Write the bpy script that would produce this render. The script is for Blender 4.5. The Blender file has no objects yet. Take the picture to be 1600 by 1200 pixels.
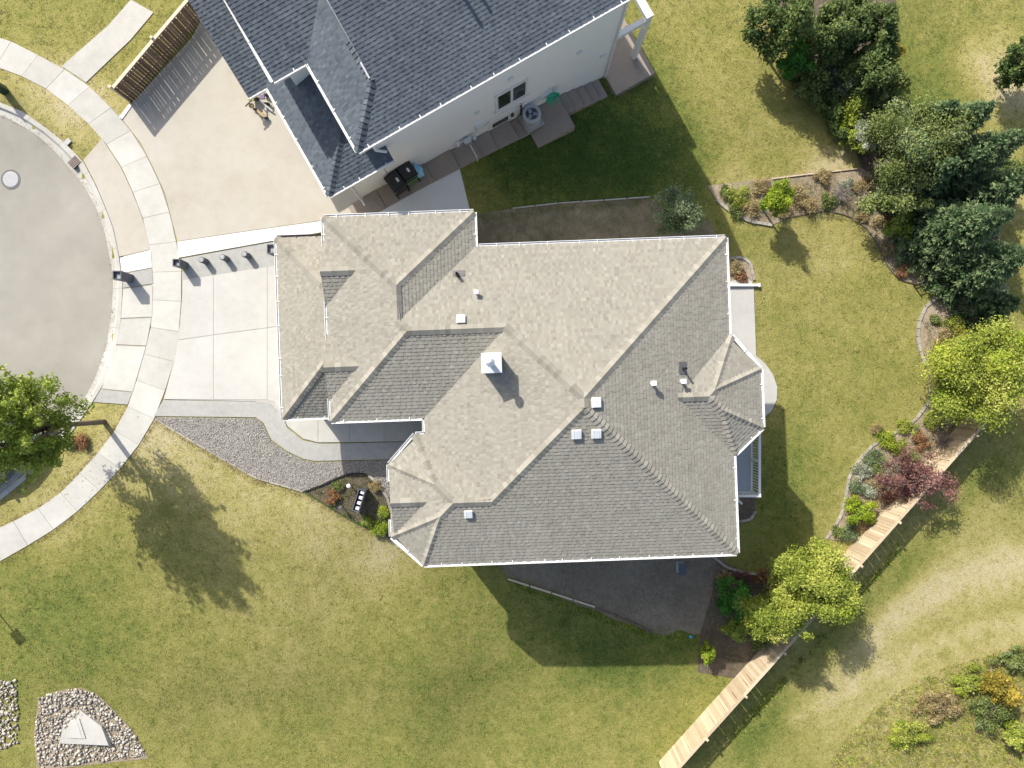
import bpy, bmesh, math, random
import numpy as np
from mathutils import Vector, noise as mnoise
R = random.Random(7)
NR = np.random.default_rng(7)
sc = bpy.context.scene
COL = sc.collection
# ------------------------------------------------------------------ camera, sky, sun, exposure
F = 1110.0            # focal length in photo pixels (photo 1600 px wide)
HC = 31.3             # flying height above the lowest lawn
cam = bpy.data.cameras.new('camera'); cam.sensor_width = 36.0; cam.lens = F / 1600 * 36
cam.clip_end = 2000
co = bpy.data.objects.new('camera', cam); COL.objects.link(co); co.location = (0, 0, HC); sc.camera = co
SUN_EL = math.radians(41.0)
SDX, SDY = 0.590, -0.807          # horizontal direction in which shadows fall (world)
w = bpy.data.worlds.new('World'); sc.world = w; w.use_nodes = True
nt = w.node_tree; bg = nt.nodes['Background']
sky = nt.nodes.new('ShaderNodeTexSky'); sky.sky_type = 'NISHITA'; sky.sun_disc = False
sky.dust_density = 3.0; sky.sun_elevation = SUN_EL; sky.sun_rotation = math.atan2(-SDX, -SDY)
nt.links.new(sky.outputs[0], bg.inputs[0]); bg.inputs[1].default_value = 0.115
sl = bpy.data.lights.new('sun', 'SUN'); sl.energy = 3.9; sl.angle = math.radians(0.55); sl.color = (1.0, 0.945, 0.85)
so = bpy.data.objects.new('sun', sl); COL.objects.link(so); so.location = (-20, 25, 40)
so.rotation_euler = Vector((SDX * math.cos(SUN_EL), SDY * math.cos(SUN_EL), -math.sin(SUN_EL))).to_track_quat('-Z', 'Y').to_euler()
sc.view_settings.view_transform = 'Standard'; sc.view_settings.look = 'None'
sc.view_settings.exposure = 0.6; sc.view_settings.gamma = 1.0
# ------------------------------------------------------------------ terrain
CP = """0,70,2.9 0,300,2.65 0,450,2.65 0,600,2.68 0,800,2.78 0,1000,2.5 0,1180,2.1 -200,300,2.65 -200,700,2.7 -200,1100,2.2 -200,0,2.9
200,0,3.0 200,150,2.9 200,300,2.8 200,450,2.75 200,650,2.8 200,850,2.7 200,1000,2.25 200,1180,1.7 400,0,3.0 400,150,2.95 400,300,2.9 400,450,2.85 400,650,2.85
400,800,2.65 400,950,2.0 400,1180,1.2 560,300,2.9 600,330,2.9 600,500,2.9 560,690,2.88 560,780,2.75 600,900,1.8 600,1000,1.3 600,1180,.7 660,300,2.88 700,320,2.75 620,280,2.88
700,230,2.85 780,200,2.5 850,190,2.1 900,150,1.5 960,115,.95 790,270,2.2 870,270,1.6 960,230,1.1 1050,200,.75 800,350,2.1 900,345,1.5 1000,345,1.0 1100,350,.6
800,600,2.0 1000,600,.9 900,800,.9 700,920,1.4 800,950,.9 900,930,.6 1000,930,.4 1100,920,.3 850,1050,.1 1000,1080,-.05 800,1180,0 930,145,1.05 985,110,.8 1010,60,.8 960,80,.9 1040,130,.7 1160,490,.35 1160,300,.5 1230,600,.2 1230,780,.1
1300,450,.2 1400,600,.1 1400,300,.2 1300,150,.4 1150,100,.7 1150,0,.7 1500,150,.1 1500,450,.1 1600,300,0 1600,600,0 1300,850,0 1450,800,0 1200,950,.1 1300,1100,-.2 1500,1000,-.3
1600,1180,-.4 1100,1100,0 1600,900,-.3 800,50,2.2 1000,0,1.0 1300,0,.4 1600,0,.1 1800,600,0 1800,1100,-.4 1800,100,0 600,100,2.9"""
cps = []
for t in CP.split():
    a, b, z = map(float, t.split(',')); s = (HC - z) / F; cps.append(((a - 800) * s, (600 - b) * s, z))
cps = np.array(cps)
def terr(x, y):
    d2 = (cps[:, 0] - x) ** 2 + (cps[:, 1] - y) ** 2
    ww = np.exp(-(d2 - d2.min()) / (2 * 2.3 ** 2))
    return float((ww * cps[:, 2]).sum() / ww.sum())
def at(px, py, z):
    s = (HC - z) / F
    return Vector(((px - 800) * s, (600 - py) * s, z))
def gnd(px, py):
    z = 1.5
    for _ in range(7):
        p = at(px, py, z); z = terr(p.x, p.y)
    return Vector((p.x, p.y, z))
# ------------------------------------------------------------------ object helpers
def tagit(o, label=None, cat=None, group=None, kind=None):
    if label: o['label'] = label
    if cat: o['category'] = cat
    if group: o['group'] = group
    if kind: o['kind'] = kind
    return o
def thing(name, label, cat, loc=(0, 0, 0), group=None):
    o = bpy.data.objects.new(name, None); COL.objects.link(o); o.location = loc; o.empty_display_size = .2
    return tagit(o, label, cat, group)
def wloc(o):
    v = Vector(o.location)
    while o.parent: o = o.parent; v += o.location
    return v
def link(name, me, mat, parent=None, kind=None):
    """mesh built in world coordinates -> object; under a parent its offset cancels the parent's"""
    o = bpy.data.objects.new(name, me); COL.objects.link(o)
    if mat is not None and not me.materials: me.materials.append(mat)
    if parent is not None:
        o.parent = parent; o.location = -wloc(parent)
    if kind: o['kind'] = kind
    return o
class MB:
    def __init__(s): s.v = []; s.f = []; s.t = []
    def face(s, pts, t=.5):
        n = len(s.v); s.v += [tuple(p) for p in pts]; s.f.append(tuple(range(n, n + len(pts)))); s.t.append(t); return s
    def box(s, c, size, ax=None, ay=None, az=None, t=.5):
        ax = Vector(ax or (1, 0, 0)); ay = Vector(ay) if ay is not None else None; az = Vector(az or (0, 0, 1))
        if ay is None: ay = az.cross(ax)
        c = Vector(c); n = len(s.v)
        for k in (-.5, .5):
            for j in (-.5, .5):
                for i in (-.5, .5): s.v.append(tuple(c + ax * i * size[0] + ay * j * size[1] + az * k * size[2]))
        for q in ((0, 2, 3, 1), (4, 5, 7, 6), (0, 1, 5, 4), (2, 6, 7, 3), (0, 4, 6, 2), (1, 3, 7, 5)):
            s.f.append(tuple(n + i for i in q)); s.t.append(t)
        return s
    def bar(s, a, b, wd, ht, up=(0, 0, 1), t=.5):
        a = Vector(a); b = Vector(b); ax = (b - a); L = ax.length; ax.normalize(); up = Vector(up)
        ay = up.cross(ax)
        if ay.length < 1e-4: ay = Vector((1, 0, 0)).cross(ax)
        ay.normalize(); az = ax.cross(ay)
        return s.box((a + b) / 2, (L, wd, ht), ax, ay, az, t)
    def tube(s, pts, rad, n=8, t=.5, cap=True):
        pts = [Vector(p) for p in pts]; rings = []
        if not hasattr(rad, '__len__'): rad = [rad] * len(pts)
        for i, p in enumerate(pts):
            d = (pts[min(i + 1, len(pts) - 1)] - pts[max(i - 1, 0)]).normalized()
            u = d.cross(Vector((0, 0, 1)) if abs(d.z) < .9 else Vector((1, 0, 0))).normalized(); v = d.cross(u)
            b = len(s.v); rings.append(b)
            for k in range(n):
                a = 2 * math.pi * k / n; s.v.append(tuple(p + (u * math.cos(a) + v * math.sin(a)) * rad[i]))
        for i in range(len(pts) - 1):
            for k in range(n):
                a, b = rings[i], rings[i + 1]; s.f.append((a + k, a + (k + 1) % n, b + (k + 1) % n, b + k)); s.t.append(t)
        if cap:
            s.f.append(tuple(rings[0] + k for k in reversed(range(n)))); s.t.append(t)
            s.f.append(tuple(rings[-1] + k for k in range(n))); s.t.append(t)
        return s
    def lathe(s, c, prof, n=16, t=.5):
        """prof: list of (radius, z) from c"""
        c = Vector(c); rings = []
        for r, z in prof:
            rings.append(len(s.v))
            for k in range(n):
                a = 2 * math.pi * k / n; s.v.append((c.x + r * math.cos(a), c.y + r * math.sin(a), c.z + z))
        for i in range(len(prof) - 1):
            for k in range(n):
                a, b = rings[i], rings[i + 1]; s.f.append((a + k, a + (k + 1) % n, b + (k + 1) % n, b + k)); s.t.append(t)
        s.f.append(tuple(rings[-1] + k for k in range(n))); s.t.append(t)
        return s
    def prism(s, poly, z0, z1, t=.5):
        """vertical prism of a ccw or cw polygon (triangulated caps by bmesh later)"""
        n = len(poly); b = len(s.v)
        for p in poly: s.v.append((p[0], p[1], z0))
        for p in poly: s.v.append((p[0], p[1], z1))
        for i in range(n):
            j = (i + 1) % n; s.f.append((b + i, b + j, b + n + j, b + n + i)); s.t.append(t)
        s.f.append(tuple(b + n + i for i in range(n))); s.t.append(t)
        s.f.append(tuple(b + i for i in reversed(range(n)))); s.t.append(t)
        return s
    def mesh(s, name, recalc=False, bevel=0):
        me = bpy.data.meshes.new(name); me.from_pydata(s.v, [], s.f)
        at_ = me.attributes.new('tint', 'FLOAT', 'FACE'); at_.data.foreach_set('value', s.t)
        if recalc or bevel:
            bm = bmesh.new(); bm.from_mesh(me)
            if bevel:
                bmesh.ops.remove_doubles(bm, verts=bm.verts, dist=1e-5)
                bmesh.ops.bevel(bm, geom=bm.edges[:], offset=bevel, segments=1, affect='EDGES', clamp_overlap=True)
            bmesh.ops.recalc_face_normals(bm, faces=bm.faces); bm.to_mesh(me); bm.free()
        return me
    def build(s, name, mat, parent=None, kind=None, recalc=False, bevel=0):
        return link(name, s.mesh(name, recalc, bevel), mat, parent, kind)
def np_mesh(name, V, Q, tint):
    me = bpy.data.meshes.new(name); nq, k = Q.shape
    me.vertices.add(len(V)); me.vertices.foreach_set('co', V.astype(np.float32).ravel())
    me.loops.add(nq * k); me.loops.foreach_set('vertex_index', Q.astype(np.int32).ravel())
    me.polygons.add(nq); me.polygons.foreach_set('loop_start', np.arange(0, nq * k, k, dtype=np.int32))
    a = me.attributes.new('tint', 'FLOAT', 'FACE'); a.data.foreach_set('value', tint.astype(np.float32))
    me.update(calc_edges=True); me.validate()
    return me
# ------------------------------------------------------------------ materials
def node(nt, t, **k):
    n = nt.nodes.new(t)
    for a, b in k.items(): setattr(n, a, b)
    return n
def ramp_of(nt, cols):
    r = node(nt, 'ShaderNodeValToRGB'); el = r.color_ramp.elements
    while len(el) < len(cols): el.new(.5)
    for e, (p, c) in zip(el, cols): e.position = p; e.color = (*c, 1)
    return r
def M(name, cols, scales=((2, .5), (25, .5)), rough=.85, bump=0., bscale=40, tint=0., rnd=0., metal=0., spec=.35, coat=0., contrast=1.6, attr=None, stretch=None, transl=None):
    m = bpy.data.materials.new(name); m.use_nodes = True; nt = m.node_tree
    bs = nt.nodes['Principled BSDF']; out = nt.nodes['Material Output']
    geo = node(nt, 'ShaderNodeNewGeometry'); vec = geo.outputs['Position']
    if stretch:
        mp = node(nt, 'ShaderNodeMapping'); mp.inputs['Rotation'].default_value = (0, 0, stretch[0]); mp.inputs['Scale'].default_value = (stretch[1], stretch[2], 1)
        nt.links.new(vec, mp.inputs[0]); vec = mp.outputs[0]
    acc = None
    def add(sock, wt, sub=.5):
        nonlocal acc
        mm = node(nt, 'ShaderNodeMath', operation='MULTIPLY_ADD'); nt.links.new(sock, mm.inputs[0]); mm.inputs[1].default_value = wt
        if acc is None: mm.inputs[2].default_value = .5 - sub * wt
        else:
            sb = node(nt, 'ShaderNodeMath', operation='ADD'); nt.links.new(acc, sb.inputs[0]); sb.inputs[1].default_value = -sub * wt
            nt.links.new(sb.outputs[0], mm.inputs[2])
        acc = mm.outputs[0]
    for sca, wt in scales:
        n = node(nt, 'ShaderNodeTexNoise'); n.inputs['Scale'].default_value = sca; n.inputs['Detail'].default_value = 4; n.inputs['Roughness'].default_value = .6
        nt.links.new(vec, n.inputs['Vector']); add(n.outputs['Fac'], wt * contrast)
    if tint:
        a = node(nt, 'ShaderNodeAttribute', attribute_name='tint'); add(a.outputs['Fac'], tint)
    if attr:
        a = node(nt, 'ShaderNodeAttribute', attribute_name=attr[0]); add(a.outputs['Fac'], attr[1])
    if rnd:
        o = node(nt, 'ShaderNodeObjectInfo'); add(o.outputs['Random'], rnd)
    r = ramp_of(nt, cols)
    if acc is not None: nt.links.new(acc, r.inputs[0])
    nt.links.new(r.outputs[0], bs.inputs['Base Color'])
    bs.inputs['Roughness'].default_value = rough; bs.inputs['Metallic'].default_value = metal
    bs.inputs['Specular IOR Level'].default_value = spec; bs.inputs['Coat Weight'].default_value = coat
    if bump:
        bn = node(nt, 'ShaderNodeTexNoise'); bn.inputs['Scale'].default_value = bscale; bn.inputs['Detail'].default_value = 3
        nt.links.new(vec, bn.inputs['Vector'])
        bp = node(nt, 'ShaderNodeBump'); bp.inputs['Strength'].default_value = 1; bp.inputs['Distance'].default_value = bump
        nt.links.new(bn.outputs['Fac'], bp.inputs['Height']); nt.links.new(bp.outputs[0], bs.inputs['Normal'])
    if transl:
        tr = node(nt, 'ShaderNodeBsdfTranslucent'); mx = node(nt, 'ShaderNodeMixShader'); mx.inputs[0].default_value = transl
        nt.links.new(r.outputs[0], tr.inputs[0]); nt.links.new(bs.outputs[0], mx.inputs[1]); nt.links.new(tr.outputs[0], mx.inputs[2]); nt.links.new(mx.outputs[0], out.inputs[0])
    return m
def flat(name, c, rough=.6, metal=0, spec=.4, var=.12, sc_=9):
    d = tuple(max(0, x * (1 - var)) for x in c); e = tuple(min(1, x * (1 + var)) for x in c)
    return M(name, [(.2, d), (.8, e)], ((sc_, .6), (sc_ * 8, .4)), rough, metal=metal, spec=spec)
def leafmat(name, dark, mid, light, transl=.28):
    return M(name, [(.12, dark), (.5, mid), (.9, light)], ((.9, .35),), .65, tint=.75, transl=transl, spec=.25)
MAT = {}
LAWN = [(.0, (.048, .09, .02)), (.25, (.145, .174, .040)), (.5, (.262, .246, .074)), (.75, (.375, .333, .135)), (1., (.47, .41, .25))]
MAT['lawn'] = M('grass', LAWN, ((.16, .24), (.6, .34), (2.4, .28), (6, .28), (13, .46), (28, .6), (70, .5)), .95, bump=.03, bscale=24, attr=('dry', 1.0), spec=.1, contrast=1.15)  # low 'dry' values also hold the greener tone painted into shaded grass
MAT['blade'] = M('grass_blades', LAWN, ((.16, .24), (.6, .34), (2.4, .28)), .8, tint=1.0, spec=.15, contrast=1.15, transl=.25)
MAT['strip2'] = M('weedy_soil', [(.1, (.09, .085, .045)), (.45, (.19, .165, .105)), (.8, (.33, .28, .19)), (1, (.42, .37, .28))], ((.5, .6), (3, .5), (30, .7)), .95, bump=.02, bscale=40)
MAT['strip'] = M('grey_brown_soil', [(.1, (.115, .095, .066)), (.5, (.215, .18, .13)), (.9, (.34, .295, .22))], ((.5, .5), (5, .4), (30, .7)), .95, bump=.02, bscale=40)
MAT['asphalt'] = M('asphalt', [(.1, (.255, .243, .208)), (.5, (.315, .302, .262)), (.9, (.38, .365, .32))], ((.25, .7), (1.4, .3), (90, .4)), .92, bump=.004, bscale=180)
MAT['concrete'] = M('concrete', [(.1, (.40, .39, .35)), (.5, (.49, .48, .44)), (.9, (.58, .57, .53))], ((.5, .6), (3, .4), (60, .3)), .85, rnd=.34, bump=.002, bscale=120)
MAT['white_conc'] = M('pale_concrete', [(.1, (.42, .41, .38)), (.5, (.49, .482, .45)), (.9, (.55, .542, .51))], ((.4, .6), (3, .4), (70, .25)), .85, rnd=.2)
MAT['bright_conc'] = M('bleached_concrete', [(.1, (.68, .67, .65)), (.9, (.76, .755, .74))], ((1, .4), (30, .3)), .8)
MAT['grey_conc'] = M('grey_stamped_concrete', [(.1, (.28, .28, .268)), (.5, (.365, .365, .345)), (.9, (.45, .445, .42))], ((.8, .3), (5, .5), (50, .3)), .85, rnd=.1, bump=.004, bscale=20)
MAT['aggregate'] = M('exposed_aggregate', [(.1, (.37, .33, .268)), (.4, (.44, .408, .345)), (.75, (.49, .466, .41)), (1, (.56, .54, .49))], ((.35, .55), (2.5, .35), (70, .5)), .9, bump=.003, bscale=150)
MAT['dark_aggr'] = M('brown_aggregate', [(.1, (.22, .18, .145)), (.5, (.32, .275, .23)), (.9, (.44, .39, .33))], ((2, .2), (60, .7)), .9, rnd=.15, bump=.004, bscale=120)
MAT['joint2'] = flat('pale_joint', (.45, .435, .395), .95)
MAT['joint'] = flat('joint_dirt', (.33, .31, .255), .95)
MAT['mulch'] = M('bark_mulch', [(.1, (.035, .028, .02)), (.45, (.11, .088, .062)), (.7, (.2, .16, .12)), (1, (.33, .28, .22))], ((.6, .3), (6, .4), (45, .7)), .95, bump=.03, bscale=40)
MAT['bedsoil'] = M('dry_bed_soil', [(.1, (.13, .125, .06)), (.4, (.27, .22, .145)), (.7, (.43, .35, .265)), (1, (.55, .47, .39))], ((.6, .4), (5, .4), (40, .6)), .95, bump=.03, bscale=30)
MAT['gravelbase'] = M('gravel_bed_base', [(.1, (.12, .115, .105)), (.5, (.29, .275, .25)), (.9, (.47, .45, .415))], ((8, .3), (45, .8)), .9, bump=.02, bscale=45)
MAT['pebble'] = M('pebbles', [(.05, (.17, .16, .15)), (.5, (.36, .34, .31)), (.95, (.60, .57, .53))], ((3, .2),), .8, tint=.9)
MAT['cobble'] = M('cobbles', [(.05, (.22, .20, .165)), (.5, (.42, .385, .325)), (.95, (.62, .58, .51))], ((3, .2),), .8, tint=.9)
SH = [(.05, (.198, .186, .154)), (.4, (.272, .258, .218)), (.65, (.325, .309, .264)), (1, (.43, .412, .358))]
MAT['shingle'] = M('tan_shingles', SH, ((.22, .14), (.9, .14), (5, .12), (70, .5)), .93, tint=.5, spec=.15, bump=.0015, bscale=200)
MAT['cap'] = M('tan_cap_shingles', SH, ((.5, .15), (70, .3)), .93, tint=.45, spec=.15)
MAT['bluesh'] = M('blue_grey_shingles', [(.05, (.06, .072, .09)), (.45, (.10, .118, .14)), (.8, (.145, .168, .19)), (1, (.22, .245, .262))], ((.6, .3), (70, .3)), .9, tint=.6, spec=.2)
MAT['bluecap'] = M('blue_grey_caps', [(.05, (.05, .06, .075)), (.9, (.13, .15, .17))], ((.6, .2),), .9, tint=.6, spec=.2)
MAT['felt'] = flat('roof_felt', (.05, .05, .048), .95)
MAT['white'] = flat('white_paint', (.75, .75, .735), .45, var=.04)
MAT['darktrim'] = flat('dark_trim', (.06, .05, .05), .6)
MAT['stucco'] = M('beige_stucco', [(.2, (.52, .48, .41)), (.8, (.60, .56, .49))], ((.6, .5), (40, .4)), .9, bump=.004, bscale=70)
MAT['wstucco'] = M('white_stucco', [(.2, (.82, .815, .80)), (.8, (.87, .87, .86))], ((.5, .5), (40, .3)), .9, bump=.003, bscale=70)
MAT['glass'] = flat('window_glass', (.03, .045, .04), .06, spec=.8, var=.1)
MAT['galv'] = flat('galvanised_metal', (.66, .69, .71), .38, metal=.75, var=.06)
MAT['ventw'] = flat('pale_vent', (.72, .74, .75), .5, var=.05)
MAT['black'] = flat('black_plastic', (.022, .023, .025), .5)
MAT['blackmetal'] = flat('black_metal', (.018, .02, .024), .45)
MAT['slate'] = flat('slate_planter', (.095, .105, .125), .7, var=.2)
MAT['soil'] = flat('planter_soil', (.34, .35, .36), .95, var=.3)
MAT['fencewood'] = M('pale_fence_wood', [(.1, (.40, .31, .205)), (.5, (.56, .45, .31)), (.9, (.68, .57, .42))], ((2, .25), (30, .4)), .85, rnd=.55)
MAT['brownwood'] = M('brown_fence_wood', [(.1, (.10, .066, .048)), (.5, (.17, .115, .088)), (.9, (.25, .18, .14))], ((2, .3), (30, .4)), .85, rnd=.5)
MAT['creamwood'] = flat('cream_rail', (.66, .55, .42), .8)
MAT['deck'] = flat('grey_vinyl_deck', (.40, .45, .49), .55, var=.08)
MAT['edging'] = M('edging_stone', [(.2, (.27, .25, .215)), (.8, (.44, .41, .36))], ((3, .5), (40, .4)), .9, rnd=.4)
MAT['bark'] = M('bark', [(.2, (.10, .075, .055)), (.8, (.22, .18, .14))], ((4, .5), (30, .6)), .95, bump=.02, bscale=40)
MAT['twig'] = M('grey_twigs', [(.2, (.20, .17, .15)), (.8, (.40, .35, .32))], ((4, .5), (30, .5)), .95)
L_ = {'green': ((.09, .15, .018), (.26, .35, .05), (.48, .54, .13)), 'yellow': ((.12, .18, .02), (.31, .37, .055), (.56, .57, .14)),
      'lime': ((.11, .19, .012), (.28, .38, .03), (.47, .52, .05)), 'sage': ((.07, .12, .055), (.17, .24, .11), (.34, .40, .23)),
      'olive': ((.055, .085, .022), (.165, .215, .055), (.36, .41, .15)), 'dark': ((.024, .05, .014), (.09, .145, .038), (.25, .31, .10)),
      'silver': ((.16, .19, .12), (.36, .40, .28), (.60, .62, .50)), 'blue': ((.02, .048, .02), (.08, .148, .06), (.34, .43, .2)),
      'wine': ((.07, .03, .03), (.21, .10, .09), (.40, .23, .20)), 'gold': ((.15, .13, .02), (.36, .29, .045), (.58, .44, .08)),
      'straw': ((.20, .15, .06), (.38, .30, .14), (.56, .47, .26)), 'rust': ((.12, .06, .025), (.30, .15, .07), (.46, .27, .14)),
      'bright': ((.03, .10, .015), (.075, .24, .03), (.16, .40, .06))}
for k, c in L_.items(): MAT['leaf_' + k] = leafmat(k + '_leaves', *c, transl=.36 if k == 'green' else .28)
# ------------------------------------------------------------------ ground
GS = 0.4
FINE = np.round(np.arange(-30, 30.01, GS), 3)
GX = np.concatenate([[-500, -200, -90, -50, -36], FINE, [36, 50, 90, 200, 500]])
ROAD = [(-260, 160), (-60, 160), (0, 179), (32, 195), (62, 215), (88, 240), (112, 268), (133, 295), (150, 328), (161, 362), (170, 405), (175, 440), (172, 490), (164, 540), (147, 590), (130, 622), (100, 660), (60, 705), (20, 742), (0, 758), (-60, 800), (-260, 900)]
KERB = [(-260, 140), (-60, 140), (0, 160), (37, 175), (75, 202), (100, 222), (130, 252), (150, 290), (165, 325), (177, 357), (186, 400), (192, 447), (189, 502), (180, 552), (165, 595), (145, 628), (115, 672), (75, 717), (35, 754), (0, 782), (-60, 825), (-260, 925)]
SWIN = [(-260, 60), (-60, 88), (0, 106), (42, 122), (75, 140), (120, 175), (160, 215), (190, 260), (207, 297), (222, 335), (227, 352), (237, 405), (240, 445), (236, 515), (222, 565), (207, 620), (190, 657), (172, 685), (142, 722), (85, 780), (50, 800), (0, 825), (-60, 850), (-260, 920)]
SWOUT = [(-260, 15), (-60, 40), (20, 66), (57, 85), (97, 106), (135, 131), (156, 151), (187, 182), (220, 225), (240, 265), (257, 302), (270, 350), (277, 385), (284, 425), (284, 460), (281, 510), (272, 565), (261, 603), (240, 657), (217, 695), (180, 742), (135, 787), (102, 815), (65, 840), (0, 877), (-60, 905), (-260, 980)]
def inside(p, poly):
    c = False; n = len(poly); j = n - 1
    for i in range(n):
        a, b = poly[i], poly[j]
        if (a[1] > p[1]) != (b[1] > p[1]) and p[0] < (b[0] - a[0]) * (p[1] - a[1]) / (b[1] - a[1]) + a[0]: c = not c
        j = i
    return c
ROADW = [gnd(*p)[:2] for p in ROAD]; KERBW = [gnd(*p)[:2] for p in KERB]
MIDW = [((a[0] + b[0]) / 2, (a[1] + b[1]) / 2) for a, b in zip(ROADW, KERBW)]
DRY_SHADE = [(450, 870, 130, .12), (150, 960, 120, -.06), (270, 690, 45, .25), (500, 800, 50, .15), (600, 880, 40, .15), (380, 760, 40, .1), (640, 1000, 160, -.06), (300, 1050, 130, .02), (130, 1000, 60, -.07), (800, 260, 70, -.28), (900, 220, 75, -.28), (1000, 230, 70, -.26), (960, 280, 50, -.12), (1060, 270, 45, -.15), (1020, 130, 35, -.15), (1100, 120, 80, .08),  # dry patches; negatives under cast shadows colour the shaded grass greener
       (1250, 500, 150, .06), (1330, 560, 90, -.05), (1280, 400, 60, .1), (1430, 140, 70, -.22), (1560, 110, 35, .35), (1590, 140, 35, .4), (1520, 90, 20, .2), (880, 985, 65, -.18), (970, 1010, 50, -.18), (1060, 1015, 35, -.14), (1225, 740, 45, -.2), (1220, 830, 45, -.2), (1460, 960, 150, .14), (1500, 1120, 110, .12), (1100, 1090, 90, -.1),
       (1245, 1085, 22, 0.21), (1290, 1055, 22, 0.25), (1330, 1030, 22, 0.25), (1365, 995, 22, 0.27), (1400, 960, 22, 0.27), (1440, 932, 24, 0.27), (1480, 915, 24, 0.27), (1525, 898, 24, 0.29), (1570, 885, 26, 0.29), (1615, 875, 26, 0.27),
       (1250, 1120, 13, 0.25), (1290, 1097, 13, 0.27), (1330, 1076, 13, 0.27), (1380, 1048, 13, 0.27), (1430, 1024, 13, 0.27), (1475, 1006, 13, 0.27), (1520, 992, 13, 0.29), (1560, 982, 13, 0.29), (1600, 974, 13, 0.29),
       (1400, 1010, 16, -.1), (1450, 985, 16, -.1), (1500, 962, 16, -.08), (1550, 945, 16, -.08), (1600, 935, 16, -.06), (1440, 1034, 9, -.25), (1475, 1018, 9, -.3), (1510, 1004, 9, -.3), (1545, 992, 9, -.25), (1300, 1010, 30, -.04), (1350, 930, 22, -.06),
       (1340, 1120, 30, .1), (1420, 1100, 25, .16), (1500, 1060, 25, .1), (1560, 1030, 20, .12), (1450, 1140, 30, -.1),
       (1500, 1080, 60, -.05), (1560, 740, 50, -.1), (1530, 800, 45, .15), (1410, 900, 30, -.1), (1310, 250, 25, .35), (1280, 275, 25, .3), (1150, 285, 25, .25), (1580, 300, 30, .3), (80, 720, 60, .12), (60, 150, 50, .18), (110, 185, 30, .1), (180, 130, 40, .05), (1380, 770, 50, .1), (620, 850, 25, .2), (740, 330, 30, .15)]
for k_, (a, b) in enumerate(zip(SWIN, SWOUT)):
    if k_ > 3: DRY_SHADE.append((SWOUT[k_][0] + 8, SWOUT[k_][1] + 6, 16, .13)); DRY_SHADE.append((a[0] - 6, a[1] - 2, 16, .12))
for k_ in range(16): DRY_SHADE.append((1165 + k_ * 25.5, 1170 - k_ * 28.7, 17, -.2))  # greener tone painted where the wooden fence's shadow falls
dry_shade_w = np.array([(*gnd(a, b)[:2], r * .0285, k * (1.35 if a < 720 else 1.0)) for a, b, r, k in DRY_SHADE])
def build_ground():
    n = len(GX); V = np.zeros((n * n, 3)); dry = np.zeros(n * n); k = 0
    for j in range(n):
        for i in range(n):
            x, y = GX[i], GX[j]
            z = terr(x, y)
            if x < -14 and inside((x, y), MIDW): z -= .3
            V[k] = (x, y, z)
            dry[k] = .46 + (dry_shade_w[:, 3] * np.exp(-((dry_shade_w[:, 0] - x) ** 2 + (dry_shade_w[:, 1] - y) ** 2) / (2 * dry_shade_w[:, 2] ** 2))).sum()  # lawn dryness plus the painted shade tone
            k += 1
    Q = np.array([(j * n + i, j * n + i + 1, (j + 1) * n + i + 1, (j + 1) * n + i) for j in range(n - 1) for i in range(n - 1)])
    me = np_mesh('ground', V, Q, np.full(len(Q), .5))
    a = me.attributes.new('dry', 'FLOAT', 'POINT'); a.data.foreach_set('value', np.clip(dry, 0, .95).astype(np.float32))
    for p in me.polygons: p.use_smooth = True
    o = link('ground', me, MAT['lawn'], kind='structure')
build_ground()
PATCHES = []
def drape(name, poly, off, mat, parent=None, kind=None, skirt=.08, world=False, flatz=None, zfun=None):
    global PATCHES
    pts = [Vector((p[0], p[1], 0)) if world else Vector((*gnd(*p)[:2], 0)) for p in poly]
    if kind == 'structure': PATCHES.append([(p.x, p.y) for p in pts])
    bm = bmesh.new(); vs = [bm.verts.new(p) for p in pts]; ff = bm.faces.new(vs); ff.normal_update()
    bmesh.ops.triangulate(bm, faces=bm.faces[:])
    for ax in (0, 1):
        lo = min(p[ax] for p in pts); hi = max(p[ax] for p in pts)
        for g in FINE:
            if lo < g < hi:
                no = Vector((1, 0, 0)) if ax == 0 else Vector((0, 1, 0))
                bmesh.ops.bisect_plane(bm, geom=bm.verts[:] + bm.edges[:] + bm.faces[:], dist=1e-5, plane_co=no * float(g), plane_no=no)
    for v in bm.verts:
        v.co.z = (flatz if flatz is not None else (zfun(v.co.x, v.co.y) if zfun else terr(v.co.x, v.co.y))) + off
    bmesh.ops.recalc_face_normals(bm, faces=bm.faces[:])
    if bm.faces and sum(f.normal.z for f in bm.faces) < 0: bmesh.ops.reverse_faces(bm, faces=bm.faces[:])
    if skirt:
        be = [e for e in bm.edges if e.is_boundary]
        r = bmesh.ops.extrude_edge_only(bm, edges=be)
        for v in [g for g in r['geom'] if isinstance(g, bmesh.types.BMVert)]: v.co.z -= skirt
    me = bpy.data.meshes.new(name); bm.to_mesh(me); bm.free()
    return link(name, me, mat, parent, kind)
def resample(pts, n):
    P = [Vector((*p, 0)) for p in pts]; L = [0]
    for a, b in zip(P, P[1:]): L.append(L[-1] + (b - a).length)
    out = []
    for i in range(n + 1):
        s = L[-1] * i / n
        for k in range(len(L) - 1):
            if s <= L[k + 1] + 1e-9:
                t = (s - L[k]) / max(1e-9, L[k + 1] - L[k]); out.append(tuple((P[k].lerp(P[k + 1], t))[:2])); break
    return out
drape('street', [p for p in ROAD], -.115, MAT['asphalt'], kind='structure', skirt=0)
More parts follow.
